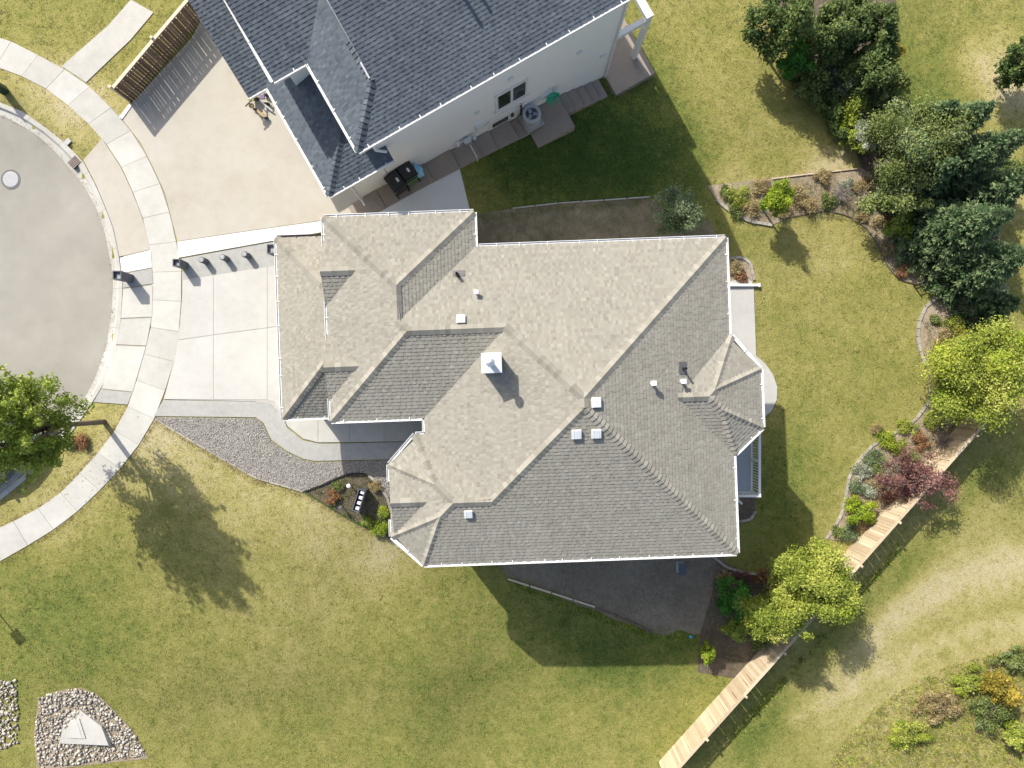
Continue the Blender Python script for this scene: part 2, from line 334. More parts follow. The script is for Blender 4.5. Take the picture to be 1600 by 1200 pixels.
# kerb: rolled profile in cast lengths
kerb = drape('kerb', [(-250, 152), (-245, 152), (-245, 154), (-250, 154)], -.1, MAT['joint'], kind='structure', skirt=0)
ri, ro = resample(ROAD, 84), resample(KERB, 84)
for s in range(0, 84, 4):
    mb = MB(); prof = [(-.02, -.17), (0, -.105), (.42, -.098), (.47, -.085), (.60, .012), (.66, .024), (1., .026), (1.0, -.15)]
    rows = []
    for i in range(s, s + 5):
        a, b = gnd(*ri[i]), gnd(*ro[i]); d = b - a
        e = .0045 if i in (s, s + 4) else 0; sh = Vector((0, 0, 0))
        if e: sh = (gnd(*ri[min(84, s + 2)]) - a).normalized() * e
        rows.append([(a.x + d.x * t + sh.x, a.y + d.y * t + sh.y, terr(a.x + d.x * t, a.y + d.y * t) + z) for t, z in prof])
    for r0, r1 in zip(rows, rows[1:]):
        for k in range(len(prof) - 1): mb.face([r0[k], r0[k + 1], r1[k + 1], r1[k]])
    mb.build('kerb_length', MAT['concrete'], kerb, recalc=True)
# sidewalk slabs
sw = drape('sidewalk', SWIN + SWOUT[::-1], .010, MAT['joint'], kind='structure', skirt=0)
NS = 34; si, so_ = resample(SWIN, NS), resample(SWOUT, NS)
def lerp2(a, b, t): return (a[0] + (b[0] - a[0]) * t, a[1] + (b[1] - a[1]) * t)
for i in range(NS):
    a, b, c, d = si[i], si[i + 1], so_[i + 1], so_[i]
    g = .005
    drape('slab', [lerp2(a, b, g), lerp2(a, b, 1 - g), lerp2(d, c, 1 - g), lerp2(d, c, g)], (.026 + R.uniform(-.003, .003)), MAT['concrete'], sw, skirt=.05)
drape('front_path', [(97, 104), (135, 129), (205, 62), (240, 20), (205, 0), (170, 40)], .03, MAT['concrete'], kind='structure')
# aprons between kerb and sidewalk
ap = drape('driveway_apron', [(193, 400), (236, 390), (239, 445), (235, 515), (221, 565), (205, 628), (147, 627), (166, 594), (181, 551), (190, 502), (193, 447)], .02, MAT['joint'], kind='structure', skirt=0)
drape('slab', [(188, 403), (236, 391), (238, 418), (191, 427)], .04, MAT['bright_conc'], ap, skirt=.04)
drape('slab', [(191, 429), (238, 420), (240, 443), (193, 450)], .04, MAT['grey_conc'], ap, skirt=.04)
for q in ([(193, 452), (239, 446), (238, 495), (190, 497)], [(190, 499), (237.5, 497), (229, 540), (183, 538)], [(182.5, 540), (228.5, 542), (208, 612), (160, 607)]):
    drape('slab', q, .04, MAT['concrete'], ap, skirt=.04)
drape('slab', [(159, 609), (207, 614), (200, 632), (147, 628)], .04, MAT['grey_conc'], ap, skirt=.04)
# main driveway with sawn joints
dw = drape('driveway', [(285, 425), (440, 405), (450, 660), (400, 627), (256, 624), (272, 565), (281, 510), (285, 460)], .025, MAT['joint2'], kind='structure', skirt=0)
for q in ([(286.5, 438), (333.8, 430.5), (333.8, 523), (279, 531), (283, 510), (286.5, 460)], [(334.3, 430.3), (417.8, 417), (417.8, 512), (334.3, 522.8)], [(418.3, 416.8), (445, 413), (447, 508), (418.3, 511.8)],
          [(279, 532), (333.8, 524), (333.8, 624), (257.5, 623.5), (273.5, 565)], [(334.3, 523.8), (417.8, 513), (417.8, 624.5), (334.3, 624)], [(418.3, 512.8), (447, 509), (450, 648), (440, 643), (430, 628), (418.3, 624.6)]):
    drape('slab', q, .04, MAT['white_conc'], dw, skirt=.04)
fw = drape('front_walk', [(440, 644), (450, 666), (475, 686), (500, 691.5), (640, 689), (690, 640), (440, 600)], .03, MAT['joint2'], kind='structure', skirt=0)
for q in ([(430, 626), (441, 643), (451, 665), (475, 685), (497, 691), (497, 630)], [(497.8, 630), (497.8, 691), (546, 690.5), (546, 620)], [(546.8, 620), (546.8, 690.5), (600, 689.6), (600, 620)], [(600.8, 620), (600.8, 689.6), (660, 688), (690, 640), (690, 620)]):
    drape('slab', q, .045, MAT['concrete'], fw, skirt=.03)
db = drape('driveway_border', [(256, 625), (400, 627.5), (420, 627.5), (440, 646), (449, 668), (474, 688), (500, 693.5), (640, 690), (620, 717), (492, 720), (475, 717), (450, 705), (425, 687), (412, 660), (400, 652), (241, 650)], .035, MAT['grey_conc'], kind='structure')
drape('driveway_verge', [(285, 404), (440, 376), (440, 413), (287, 437)], .03, MAT['grey_conc'], kind='structure')
drape('bleached_strip', [(278, 378), (400, 360), (508, 345), (508, 362), (440, 374), (279, 403)], .042, MAT['bright_conc'], kind='structure')
# gravel and front bed
GRAV = [(243, 652), (400, 654), (411, 662), (424, 689), (449, 707), (475, 719), (492, 722), (620, 718.5), (640, 720), (640, 800), (607, 800), (606, 778), (592, 756), (576, 742), (560, 739), (545, 740), (530, 745), (505, 757), (475, 768), (400, 746), (290, 682)]
drape('gravel_bed', GRAV, .02, MAT['gravelbase'], kind='structure', skirt=.03)
FBED = [(475, 768), (505, 757), (530, 745), (545, 740), (560, 739), (576, 742), (592, 756), (606, 778), (612, 800), (640, 800), (640, 850), (612, 840), (545, 811)]
drape('front_garden_bed', FBED, .024, MAT['mulch'], kind='structure', skirt=.03)
# neighbour's aggregate driveway
drape('neighbour_driveway', [(188, 182), (204, 164), (300, 60), (330, 0), (430, 0), (480, 160), (560, 280), (600, 300), (556, 335), (508, 344), (400, 359), (278, 377), (270, 348), (258, 301), (241, 264), (221, 224)], .03, MAT['aggregate'], kind='structure')
drape('neighbour_apron', [(131, 250), (160, 217), (189, 261), (206, 297), (221, 335), (226, 352), (235, 390), (187, 401), (178, 357), (166, 325), (151, 290)], .03, MAT['aggregate'], kind='structure')
drape('driveway_kerb_strip', [(187, 184), (203, 163), (207, 166), (192, 187)], .06, MAT['bright_conc'], kind='structure')
drape('side_slab', [(560, 345), (717, 258), (736, 336), (740, 350)], .035, MAT['bright_conc'], kind='structure')
# mulch strips beside the house
drape('north_mulch_strip', [(736, 336), (800, 326), (870, 318), (1015, 308), (1040, 330), (1110, 345), (1128, 385), (1100, 450), (735, 455)], .02, MAT['strip2'], kind='structure', skirt=.02)
drape('south_mulch_strip', [(735, 795), (1100, 780), (1130, 850), (1140, 905), (1125, 960), (1112, 985), (1085, 992), (1062, 984), (1040, 993), (1015, 988), (990, 976), (962, 969), (930, 953), (905, 946), (870, 931), (842, 921), (795, 905)], .02, MAT['strip'], kind='structure', skirt=.02)
# back garden beds
drape('corner_bed', [(1105, 290), (1150, 285), (1260, 270), (1345, 262), (1400, 300), (1420, 370), (1445, 390), (1450, 438), (1430, 444), (1405, 437), (1385, 415), (1373, 385), (1352, 355), (1325, 337), (1290, 328), (1240, 338), (1205, 352), (1170, 345), (1140, 330), (1118, 312)], .022, MAT['bedsoil'], kind='structure', skirt=.03)
drape('east_bed', [(1463, 466), (1500, 455), (1545, 500), (1550, 560), (1500, 640), (1470, 700), (1395, 825), (1350, 850), (1292, 842), (1302, 826), (1315, 803), (1322, 775), (1327, 746), (1342, 721), (1362, 698), (1391, 682), (1430, 657), (1448, 630), (1450, 580), (1440, 552), (1434, 530), (1436, 505), (1447, 480)], .022, MAT['bedsoil'], kind='structure', skirt=.03)
drape('hedge_bed', [(1200, -20), (1270, 120), (1330, 215), (1345, 262), (1400, 300), (1440, 250), (1390, 150), (1400, 60), (1400, -20)], .021, MAT['mulch'], kind='structure', skirt=.02)
drape('spruce_bed', [(1400, 300), (1420, 370), (1445, 390), (1480, 430), (1550, 445), (1560, 380), (1555, 300), (1540, 220), (1480, 190), (1440, 250)], .02, MAT['mulch'], kind='structure', skirt=.02)
drape('south_east_bed', [(1120, 875), (1165, 893), (1215, 898), (1290, 900), (1300, 930), (1195, 1040), (1150, 1060), (1090, 1050), (1095, 985), (1112, 930)], .022, MAT['mulch'], kind='structure', skirt=.03)
drape('patio_bed', [(1138, 405), (1160, 403), (1172, 412), (1177, 440), (1138, 450)], .022, MAT['bedsoil'], kind='structure', skirt=.03)
drape('deck_bed', [(1140, 770), (1180, 775), (1180, 800), (1172, 812), (1140, 815)], .022, MAT['mulch'], kind='structure', skirt=.03)
drape('gate_path', [(1480, 432), (1505, 420), (1545, 445), (1560, 480), (1548, 515), (1535, 520), (1500, 470)], .03, MAT['grey_conc'], kind='structure')
drape('patio', [(1110, 447), (1165, 434), (1174, 440), (1177, 447), (1179, 500), (1181, 556), (1195, 568), (1207, 585), (1214, 605), (1213, 625), (1205, 642), (1190, 655), (1110, 655)], .05, MAT['white_conc'], kind='structure')
# ------------------------------------------------------------------ scatter: gravel, cobbles
PEB = np.array([(1, 0, 0), (-1, 0, 0), (0, 1, 0), (0, -1, 0), (0, 0, 1), (0, 0, -1)], float)
PEF = np.array([(0, 2, 4), (2, 1, 4), (1, 3, 4), (3, 0, 4), (2, 0, 5), (1, 2, 5), (3, 1, 5), (0, 3, 5)])
def stones(name, poly, n, smin, smax, mat, label, cat, off=.02):
    W = [gnd(*p) for p in poly]; xs = [p.x for p in W]; ys = [p.y for p in W]; P2 = [(p.x, p.y) for p in W]
    Vs, Fs, T = [], [], []; k = 0
    while k < n:
        x, y = R.uniform(min(xs), max(xs)), R.uniform(min(ys), max(ys))
        if not inside((x, y), P2): continue
        s = R.uniform(smin, smax) * np.array([R.uniform(.8, 1.3), R.uniform(.7, 1.1), R.uniform(.5, .8)]); a = R.uniform(0, 6.28)
        v = (PEB + NR.normal(0, .18, (6, 3))) * s; c, d = math.cos(a), math.sin(a)
        v = np.stack([v[:, 0] * c - v[:, 1] * d + x, v[:, 0] * d + v[:, 1] * c + y, v[:, 2] + terr(x, y) + off + s[2] * .5], 1)
        Vs.append(v); Fs.append(PEF + 6 * k); T.append(np.full(8, R.random())); k += 1
    o = link(name, np_mesh(name, np.concatenate(Vs), np.concatenate(Fs), np.concatenate(T)), mat)
    return tagit(o, label, cat, kind='stuff')
stones('soil_stones', [(745, 870), (1120, 860), (1115, 975), (1015, 985), (930, 950), (800, 905)], 1500, .010, .022, MAT['pebble'], 'small grey stones strewn over the soil strip south of the house', 'stones')
stones('gravel', GRAV, 9500, .012, .027, MAT['pebble'], 'loose grey river gravel spread beside the curved front walk', 'gravel')
drape('cobble_bed', [(60, 1092), (90, 1079), (125, 1074), (151, 1083), (177, 1108), (207, 1140), (233, 1185), (58, 1205), (53, 1150)], .015, MAT['bedsoil'], kind='structure', skirt=0)
stones('cobbles', [(62, 1090), (90, 1080), (125, 1075), (150, 1085), (175, 1110), (205, 1140), (230, 1180), (60, 1200), (55, 1150)], 1500, .035, .085, MAT['cobble'], 'pale rounded cobbles piled round the concrete drain inlet', 'cobbles')
stones('cobbles', [(-40, 1060), (25, 1062), (30, 1120), (28, 1160), (-40, 1190)], 620, .035, .085, MAT['cobble'], 'pale cobbles in the small patch beyond the drain inlet', 'cobbles')
# ------------------------------------------------------------------ roofs
class Frame:
    """plan frame: (a,b) metres -> world"""
    def __init__(s, ex, ey): s.ex = Vector((*ex, 0)); s.ey = Vector((*ey, 0))
    def p(s, a, b, z=0): return s.ex * a + s.ey * b + Vector((0, 0, z))
    def d(s, v): return (s.ex * v[0] + s.ey * v[1])
def interval(poly, b):
    xs = []
    n = len(poly)
    for i in range(n):
        (x0, y0), (x1, y1) = poly[i], poly[(i + 1) % n]
        if (y0 <= b < y1) or (y1 <= b < y0): xs.append(x0 + (x1 - x0) * (b - y0) / (y1 - y0))
    return (min(xs), max(xs)) if len(xs) >= 2 else None
EXPO = .128
def roof_face(fr, poly, e0, w, tp, z0, mat, parent, drop=0):
    """poly in plan metres; e0 a point on the eave, w inward unit vector; shingle courses as stepped tabs"""
    w = Vector(w).normalized(); th = math.atan(tp); c, s = math.cos(th), math.sin(th)
    wd = fr.d(w); al2 = Vector((-w.y, w.x)); al = fr.d(al2); e0 = Vector(e0)
    up = wd * c + Vector((0, 0, s)); nr = -wd * s + Vector((0, 0, c)); O = fr.p(e0.x, e0.y, z0)
    P = [((Vector(q) - e0).dot(al2), (Vector(q) - e0).dot(w) / c) for q in poly]
    pt = lambda a, b, h: O + al * a + up * b + nr * h
    mb = MB(); mb.face([pt(a, b, -.012) for a, b in P]); mb.build('roof_deck', MAT['felt'], parent)
    top = max(q[1] for q in P); bot = min(q[1] for q in P); mb = MB(); j = 0
    b0 = bot - .02
    while b0 < top - .01:
        b1 = min(b0 + EXPO, top)
        i0 = interval(P, max(b0, bot) + 1e-4); i1 = interval(P, b1 - 1e-3)
        if i0 and i1:
            lo, hi = min(i0[0], i1[0]), max(i0[1], i1[1]); a = lo - R.uniform(0, .3); thick = R.random() < .5
            rowt = R.uniform(-.06, .06)
            while a < hi:
                wdt = R.uniform(.06, .17); a2 = a + wdt
                q = [min(max(a, i0[0]), i0[1]), min(max(a2, i0[0]), i0[1]), min(max(a2, i1[0]), i1[1]), min(max(a, i1[0]), i1[1])]
                if q[1] - q[0] > .004 or q[2] - q[3] > .004:
                    h = (.021 if thick else .012) + R.uniform(-.0025, .0025); t = min(1, max(0, (.40 if thick else .58) + rowt + R.gauss(0, .15)))
                    p = [pt(q[0], b0, h), pt(q[1], b0, h), pt(q[2], b1, .004), pt(q[3], b1, .004)]
                    mb.face(p, t); mb.face([pt(q[0], b0, -.008), pt(q[1], b0, -.008), p[1], p[0]], t * .8)
                thick = not thick; a = a2
        b0 += EXPO; j += 1
    mb.build('shingle_courses', mat, parent, kind='stuff')
def caps(p0, p1, mat, parent, half=.155, droop=None):
    """ridge or hip cap shingles from low p0 to high p1"""
    p0 = Vector(p0); p1 = Vector(p1); d = (p1 - p0); L = d.length; d.normalize()
    sd = d.cross(Vector((0, 0, 1))).normalized(); up = sd.cross(d)
    n = max(1, int(L / .17)); mb = MB(); dr = droop or .55 * half
    for i in range(n):
        a = p0 + d * (L * i / n - .01); b = p0 + d * (L * (i + 1) / n + .02); t = R.random()
        h0, h1 = .072, .034
        A = [a - sd * half - up * dr + up * h0, a + up * h0 + up * .005, a + sd * half - up * dr + up * h0]
        B = [b - sd * half - up * dr + up * h1, b + up * h1 + up * .005, b + sd * half - up * dr + up * h1]
        mb.face([A[0], A[1], B[1], B[0]], t); mb.face([A[1], A[2], B[2], B[1]], t)
        mb.face([A[0] - up * .045, A[1] - up * .045, A[1], A[0]], t * .6); mb.face([A[1] - up * .045, A[2] - up * .045, A[2], A[1]], t * .6)
    mb.build('ridge_caps', mat, parent, kind='stuff')
def gutter(fr, p, q, w, z, parent, mat=None, hang=True):
    """open channel along the eave p-q, w = inward direction of the roof face"""
    o = -fr.d(Vector(w).normalized()); a = fr.p(*p, z); b = fr.p(*q, z); up = Vector((0, 0, 1)); mb = MB()
    g = .105
    mb.bar(a + o * (g - .009) + up * -.03, b + o * (g - .009) + up * -.03, .018, .11)
    mb.bar(a + o * .0 + up * -.06, b + o * .0 + up * -.06, .012, .12)
    mb.bar(a + o * g * .5 + up * -.02, b + o * g * .5 + up * -.02, g - .02, .012)
    L = (b - a).length; n = int(L / .85)
    for i in range(n):
        c = a.lerp(b, (i + .5 + R.uniform(-.2, .2)) / n); mb.bar(c + o * -.03 + up * .028, c + o * g + up * .028, .028, .006)
    return mb.build('gutter', mat or MAT['white'], parent)
# ---- main house (u right, v down in photo pixels on the eave plane -> metres)
ZE = 6.8; KE = (HC - ZE) / F; TP = .42; TPF = .66
HU = Frame((.9993, .037), (.037, -.9993))
m = lambda pts: [(a * KE, b * KE) for a, b in pts]
house = thing('house', 'low tan-shingled house with many hips, white gutters and a metal chimney', 'house', (0, 0, terr(0, 0)))
N, S_, E_, W_ = (0, 1), (0, -1), (-1, 0), (1, 0)
NWd, SWd, NEd, SEd = (.732, .682), (.688, -.726), (-.777, .63), (-.672, -.741)
faces = [
    ([(-50, -216), (341, -216), (101.5, 23.5), (-6.5, -84.5), (-152.5, -84.5), (-167, -99.5)], (0, -216), N),
    ([(-6.5, -84.5), (101.5, 23.5), (101.5, 37), (-36.75, 175.25), (-138, 74), (-138, 47)], (-138, 50), W_),
    ([(341, 276.5), (101.5, 37), (-36.75, 175.25), (-94.75, 175.25), (-116.3, 196.8), (-148, 276.5)], (0, 276.5), S_),
    ([(341, -216), (101.5, 23.5), (101.5, 37), (341, 276.5)], (341, 0), E_),
    ([(-148, 276.5), (-116.3, 196.8), (-196, 231)], (-196, 231), SWd),
    ([(-196, 231), (-116.3, 196.8), (-94.75, 175.25), (-121.8, 148.2), (-196, 119)], (-196, 175), W_),
    ([(-196, 119), (-121.8, 148.2), (-154, 74)], (-196, 119), NWd),
    ([(-154, 74), (-121.8, 148.2), (-94.75, 175.25), (-36.75, 175.25), (-138, 74)], (-138, 74), N),
    ([(-284, 47), (-152.5, -84.5), (-6.5, -84.5), (-138, 47)], (-200, 47), S_),
    ([(-284, -270.5), (-167, -153.5), (-167, -99.5), (-152.5, -84.5), (-284, 47)], (-284, 0), W_),
    ([(-284, -270.5), (-50, -270.5), (-167, -153.5)], (-100, -270.5), N),
    ([(-50, -270.5), (-50, -216), (-167, -99.5), (-167, -153.5)], (-50, -216), E_),
    ([(341, -62), (345, -62), (306, 20), (296.5, 29.5), (249.5, 29.5)], (341, -62), N),
    ([(345, -62), (388, -9), (306, 20)], (388, -9), NEd),
    ([(388, -9), (388, 82), (318, 51), (296.5, 29.5), (306, 20)], (388, 0), E_),
    ([(388, 82), (345, 121), (318, 51)], (388, 82), SEd),
    ([(341, 121), (345, 121), (318, 51), (296.5, 29.5), (249.5, 29.5)], (341, 121), S_),
    # small street-side gable of the bedroom wing and the two gablets over the garage
    ([(-192, 175), (-138, 175), (-192, 229)], (-150, 233), S_), ([(-192, 175), (-192, 121), (-138, 175)], (-150, 117), N),
    ([(-287, -183), (-235, -183), (-287, -131)], (-250, -134), S_), ([(-287, -183), (-287, -235), (-235, -183)], (-250, -232), N),
    ([(-287, -36), (-235, -36), (-287, 16)], (-250, 13), S_), ([(-287, -36), (-287, -88), (-235, -36)], (-250, -85), N)]
for poly, e, wv in faces: roof_face(HU, m(poly), (e[0] * KE, e[1] * KE), wv, TP, ZE, MAT['shingle'], house)
def hz(u, v, run): return HU.p(u * KE, v * KE, ZE + TP * run * KE)
for a, b in [((341, -216, 0), (101.5, 23.5, 239.5)), ((341, 276.5, 0), (101.5, 37, 239.5)), ((101.5, 37, 239.5), (101.5, 23.5, 239.5)), ((-6.5, -84.5, 131.5), (101.5, 23.5, 239.5)), ((-36.75, 175.25, 101.25), (101.5, 37, 239.5)),
             ((-152.5, -84.5, 131.5), (-6.5, -84.5, 131.5)), ((-284, 47, 0), (-152.5, -84.5, 131.5)), ((-284, -270.5, 0), (-167, -153.5, 117)), ((-50, -270.5, 0), (-167, -153.5, 117)), ((-167, -153.5, 117), (-167, -99.5, 117)), ((-167, -99.5, 117), (-152.5, -84.5, 131.5)),
             ((-94.75, 175.25, 101.25), (-36.75, 175.25, 101.25)), ((-148, 276.5, 0), (-116.3, 196.8, 79.7)), ((-116.3, 196.8, 79.7), (-94.75, 175.25, 101.25)), ((-196, 231, 0), (-116.3, 196.8, 79.7)), ((-196, 119, 0), (-121.8, 148.2, 74.2)), ((-154, 74, 0), (-121.8, 148.2, 74.2)), ((-121.8, 148.2, 74.2), (-94.75, 175.25, 101.25)),
             ((249.5, 29.5, 91.5), (296.5, 29.5, 91.5)), ((306, 20, 82), (296.5, 29.5, 91.5)), ((318, 51, 69.9), (296.5, 29.5, 91.5)), ((345, -62, 0), (306, 20, 82)), ((388, -9, 0), (306, 20, 82)), ((388, 82, 0), (318, 51, 69.9)), ((345, 121, 0), (318, 51, 69.9)),
             ((-192, 175, 58), (-138, 175, 58)), ((-287, -183, 49), (-235, -183, 49)), ((-287, -36, 49), (-235, -36, 49))]:
    caps(hz(*a), hz(*b), MAT['cap'], house)
for p, q, wv in [((-284, -270.5), (-50, -270.5), N), ((-50, -270.5), (-50, -216), E_), ((-44, -216), (341, -216), N), ((341, -216), (341, -66), E_), ((345, -62), (388, -9), NEd), ((388, -9), (388, 82), E_), ((388, 82), (345, 121), SEd), ((341, 125), (341, 276.5), E_), ((341, 276.5), (-148, 276.5), S_),
                 ((-148, 276.5), (-196, 231), SWd), ((-196, 231), (-196, 205), W_), ((-196, 145), (-196, 119), W_), ((-196, 119), (-154, 74), NWd), ((-154, 74), (-140, 74), N), ((-138, 70), (-138, 51), W_), ((-142, 47), (-284, 47), S_), ((-284, 47), (-284, 12), W_), ((-284, -80), (-284, -140), W_), ((-284, -226), (-284, -270.5), W_)]:
    gutter(HU, (p[0] * KE, p[1] * KE), (q[0] * KE, q[1] * KE), wv, ZE, house)
# lower roof over the garage front
ZF = ZE - 1.5; KF = (HC - ZF) / F
uW, vN, vS = -359 * KF, -241 * KF, 40 * KF; uT = -284 * KE; run = uT + .25 - uW
gf = [([(uW, vN), (uT + .25, vN + run), (uT + .25, vS - run), (uW, vS)], (uW, 0), W_), ([(uW, vN), (uT + .25, vN), (uT + .25, vN + run)], (uW, vN), N), ([(uW, vS), (uT + .25, vS), (uT + .25, vS - run)], (uW, vS), S_)]
for poly, e, wv in gf: roof_face(HU, poly, e, wv, TPF, ZF, MAT['shingle'], house)
caps(HU.p(uW, vN, ZF), HU.p(uT, vN + run - .25, ZF + TPF * (run - .25)), MAT['cap'], house); caps(HU.p(uW, vS, ZF), HU.p(uT, vS - run + .25, ZF + TPF * (run - .25)), MAT['cap'], house)
gutter(HU, (uW, vN), (uW, vS), W_, ZF, house, MAT['white']); gutter(HU, (uW, vS), (uT, vS), S_, ZF, house); gutter(HU, (uW, vN), (uT, vN), N, ZF, house, MAT['darktrim'])
for vr in (-183, -36, 175):   # gablet end boards
    u0, hw = ((-285, 49) if vr < 0 else (-190, 56)); mb = MB()
    a, b, c = HU.p(u0 * KE, (vr - hw) * KE, ZE - .02), HU.p(u0 * KE, (vr + hw) * KE, ZE - .02), HU.p(u0 * KE, vr * KE, ZE + TP * hw * KE - .02)
    ex = HU.d((.05, 0)); mb.face([a, b, c]); mb.face([a + ex, c + ex, b + ex]); mb.face([a, c, c + ex, a + ex]); mb.face([c, b, b + ex, c + ex])
    mb.build('gable_board', MAT['stucco'], house)
def offset_poly(poly, d):
    """offset inward (positive d) for a polygon given clockwise in (u right, v down) = screen clockwise"""
    out = []; n = len(poly)
    for i in range(n):
        p0, p1, p2 = Vector(poly[i - 1]), Vector(poly[i]), Vector(poly[(i + 1) % n])
        d1 = (p1 - p0).normalized(); d2 = (p2 - p1).normalized(); n1 = Vector((-d1.y, d1.x)); n2 = Vector((-d2.y, d2.x))
        cr = d1.x * d2.y - d1.y * d2.x
        if abs(cr) < 1e-6: out.append(tuple(p1 + n1 * d)); continue
        a = p1 + n1 * d; b = p1 + n2 * d; t = ((b.x - a.x) * d2.y - (b.y - a.y) * d2.x) / cr
        out.append(tuple(a + d1 * t))
    return out
OUTL = m([(-284, -270.5), (-50, -270.5), (-50, -216), (341, -216), (341, -62), (345, -62), (388, -9), (388, 82), (345, 121), (341, 121), (341, 276.5), (-148, 276.5), (-196, 231), (-196, 119), (-154, 74), (-138, 74), (-138, 47), (-284, 47)])
WALL = offset_poly(OUTL, .45)
def prism_of(fr, poly, z0, z1, name, mat, parent):
    bm = bmesh.new(); lo = [bm.verts.new(fr.p(*p, z0)) for p in poly]; hi = [bm.verts.new(fr.p(*p, z1)) for p in poly]; n = len(poly)
    for i in range(n): bm.faces.new((lo[i], lo[(i + 1) % n], hi[(i + 1) % n], hi[i]))
    f = bm.faces.new(hi); g = bm.faces.new(lo[::-1]); f.normal_update(); g.normal_update(); bmesh.ops.triangulate(bm, faces=[f, g]); bmesh.ops.recalc_face_normals(bm, faces=bm.faces[:])
    me = bpy.data.meshes.new(name); bm.to_mesh(me); bm.free(); return link(name, me, mat, parent)
wallm = prism_of(HU, WALL, -.6, ZE - .16, 'wall', MAT['stucco'], house)
prism_of(HU, offset_poly(OUTL, .015), ZE - .15, ZE - .125, 'soffit', MAT['white'], house)
GO = [(uW, vN), (uT + .5, vN), (uT + .5, vS), (uW, vS)]
prism_of(HU, offset_poly(GO, .4), 1.5, ZF - .16, 'wall', MAT['stucco'], house); prism_of(HU, offset_poly(GO, .015), ZF - .15, ZF - .125, 'soffit', MAT['white'], house)
def wall_panel(fr, p, q, t0, t1, z0, z1, name, mat, parent, out, th=.05, sub=None):
    """a board on the wall p-q between fractions t0..t1; out = outward plan direction"""
    a = fr.p(*p).lerp(fr.p(*q), t0); b = fr.p(*p).lerp(fr.p(*q), t1); o = fr.d(out); mb = MB()
    mb.bar(a + o * th / 2 + Vector((0, 0, (z0 + z1) / 2)), b + o * th / 2 + Vector((0, 0, (z0 + z1) / 2)), th, z1 - z0); return mb.build(name, mat, parent)
gw0, gw1 = (uW + .4, vN + .4), (uW + .4, vS - .4); zg = terr(*HU.p(uW, (vN + vS) / 2)[:2])
for t0 in (.07, .56):
    gd = wall_panel(HU, gw0, gw1, t0, t0 + .37, zg - .05, zg + 2.1, 'garage_door', MAT['white'], house, (-1, 0), .04)
    for k in range(4): wall_panel(HU, gw0, gw1, t0 + .01, t0 + .36, zg + .02 + k * .52, zg + .48 + k * .52, 'door_panel', MAT['white'], gd, (-1, 0), .06)
for k, (i0, t0, t1, z0, z1) in enumerate([(3, .2, .45, 4.3, 5.9), (3, .55, .9, 1.2, 2.7), (6, .25, .75, 4.3, 5.9), (7, .2, .8, 3.95, 5.9), (10, .15, .5, 4.3, 5.8), (11, .3, .45, 4.3, 5.6), (11, .7, .85, 4.3, 5.6), (13, .25, .75, 4.2, 5.8)]):
    p, q = WALL[i0], WALL[(i0 + 1) % len(WALL)]; dd = (Vector(q) - Vector(p)).normalized(); out = (dd.y, -dd.x)
    wn = wall_panel(HU, p, q, t0, t1, z0, z1, 'window', MAT['white'], house, out, .05)
    wall_panel(HU, p, q, t0 + .02, (t0 + t1) / 2 - .01, z0 + .08, z1 - .08, 'pane', MAT['glass'], wn, out, .06); wall_panel(HU, p, q, (t0 + t1) / 2 + .01, t1 - .02, z0 + .08, z1 - .08, 'pane', MAT['glass'], wn, out, .06)
def downspout(pts, parent, r=.04, mat=None):
    mb = MB(); mb.tube(pts, r, 6); mb.build('downspout', mat or MAT['white'], parent)
# roof fittings -------------------------------------------------
def roofz(px, py, plane):
    """point of the photo on a roof plane (eave point u, inward w)"""
    (eu, ev), wv = plane; z = ZE
    for _ in range(30):
        p = at(px, py, z); u = p.x * .9993 + p.y * .037; v = p.x * .037 - p.y * .9993
        z = ZE + TP * ((u - eu * KE) * wv[0] + (v - ev * KE) * wv[1])
    return p
PN, PW, PS, PE = ((0, -216), N), ((-138, 0), W_), ((0, 276.5), S_), ((341, 0), E_)
def box_vent(px, py, plane, label, s=.36, h=.17):
    p = roofz(px, py, plane); p = at(px, py, p.z + h * .6); t = thing('roof_vent', label, 'vent', p + Vector((0, 0, -h)))
    dz = Vector(plane[1]) * TP; ax, ay = HU.d((1, 0)), HU.d((0, 1)); ax = ax + Vector((0, 0, dz.x)); ay = ay + Vector((0, 0, dz.y)); ax.normalize(); ay.normalize(); az = ax.cross(ay); az = az if az.z > 0 else -az
    b = p - az * h * .9
    MB().box(b + az * .02, (s * 1.25, s * 1.25, .01), ax, ay, az).build('flashing', MAT['ventw'], t)
    MB().box(b + az * h * .45, (s * .72, s * .72, h * .7), ax, ay, az).build('vent_throat', MAT['galv'], t)
    mb = MB(); mb.box(b + az * h * .86, (s, s, .07), ax, ay, az); mb.build('vent_hood', MAT['ventw'], t, bevel=.015)
    mb = MB()
    for k in (-1, 0, 1): mb.box(b + az * (h * .86 + .038) + ax * k * s * .25, (.012, s * .9, .008), ax, ay, az)
    mb.build('hood_ribs', MAT['ventw'], t)
box_vent(720, 498, PN, 'square white box vent on the north slope above the long dark gable', .30)
box_vent(932, 629, PE, 'square grey box vent on the east slope beside the roof peak', .33)
box_vent(901, 679, PS, 'square grey box vent below the peak, beside the western hip', .32)
box_vent(932, 678, PS, 'square grey box vent below the peak, beside the eastern hip', .32)
box_vent(732, 804, PS, 'lone square box vent low on the south slope', .28)
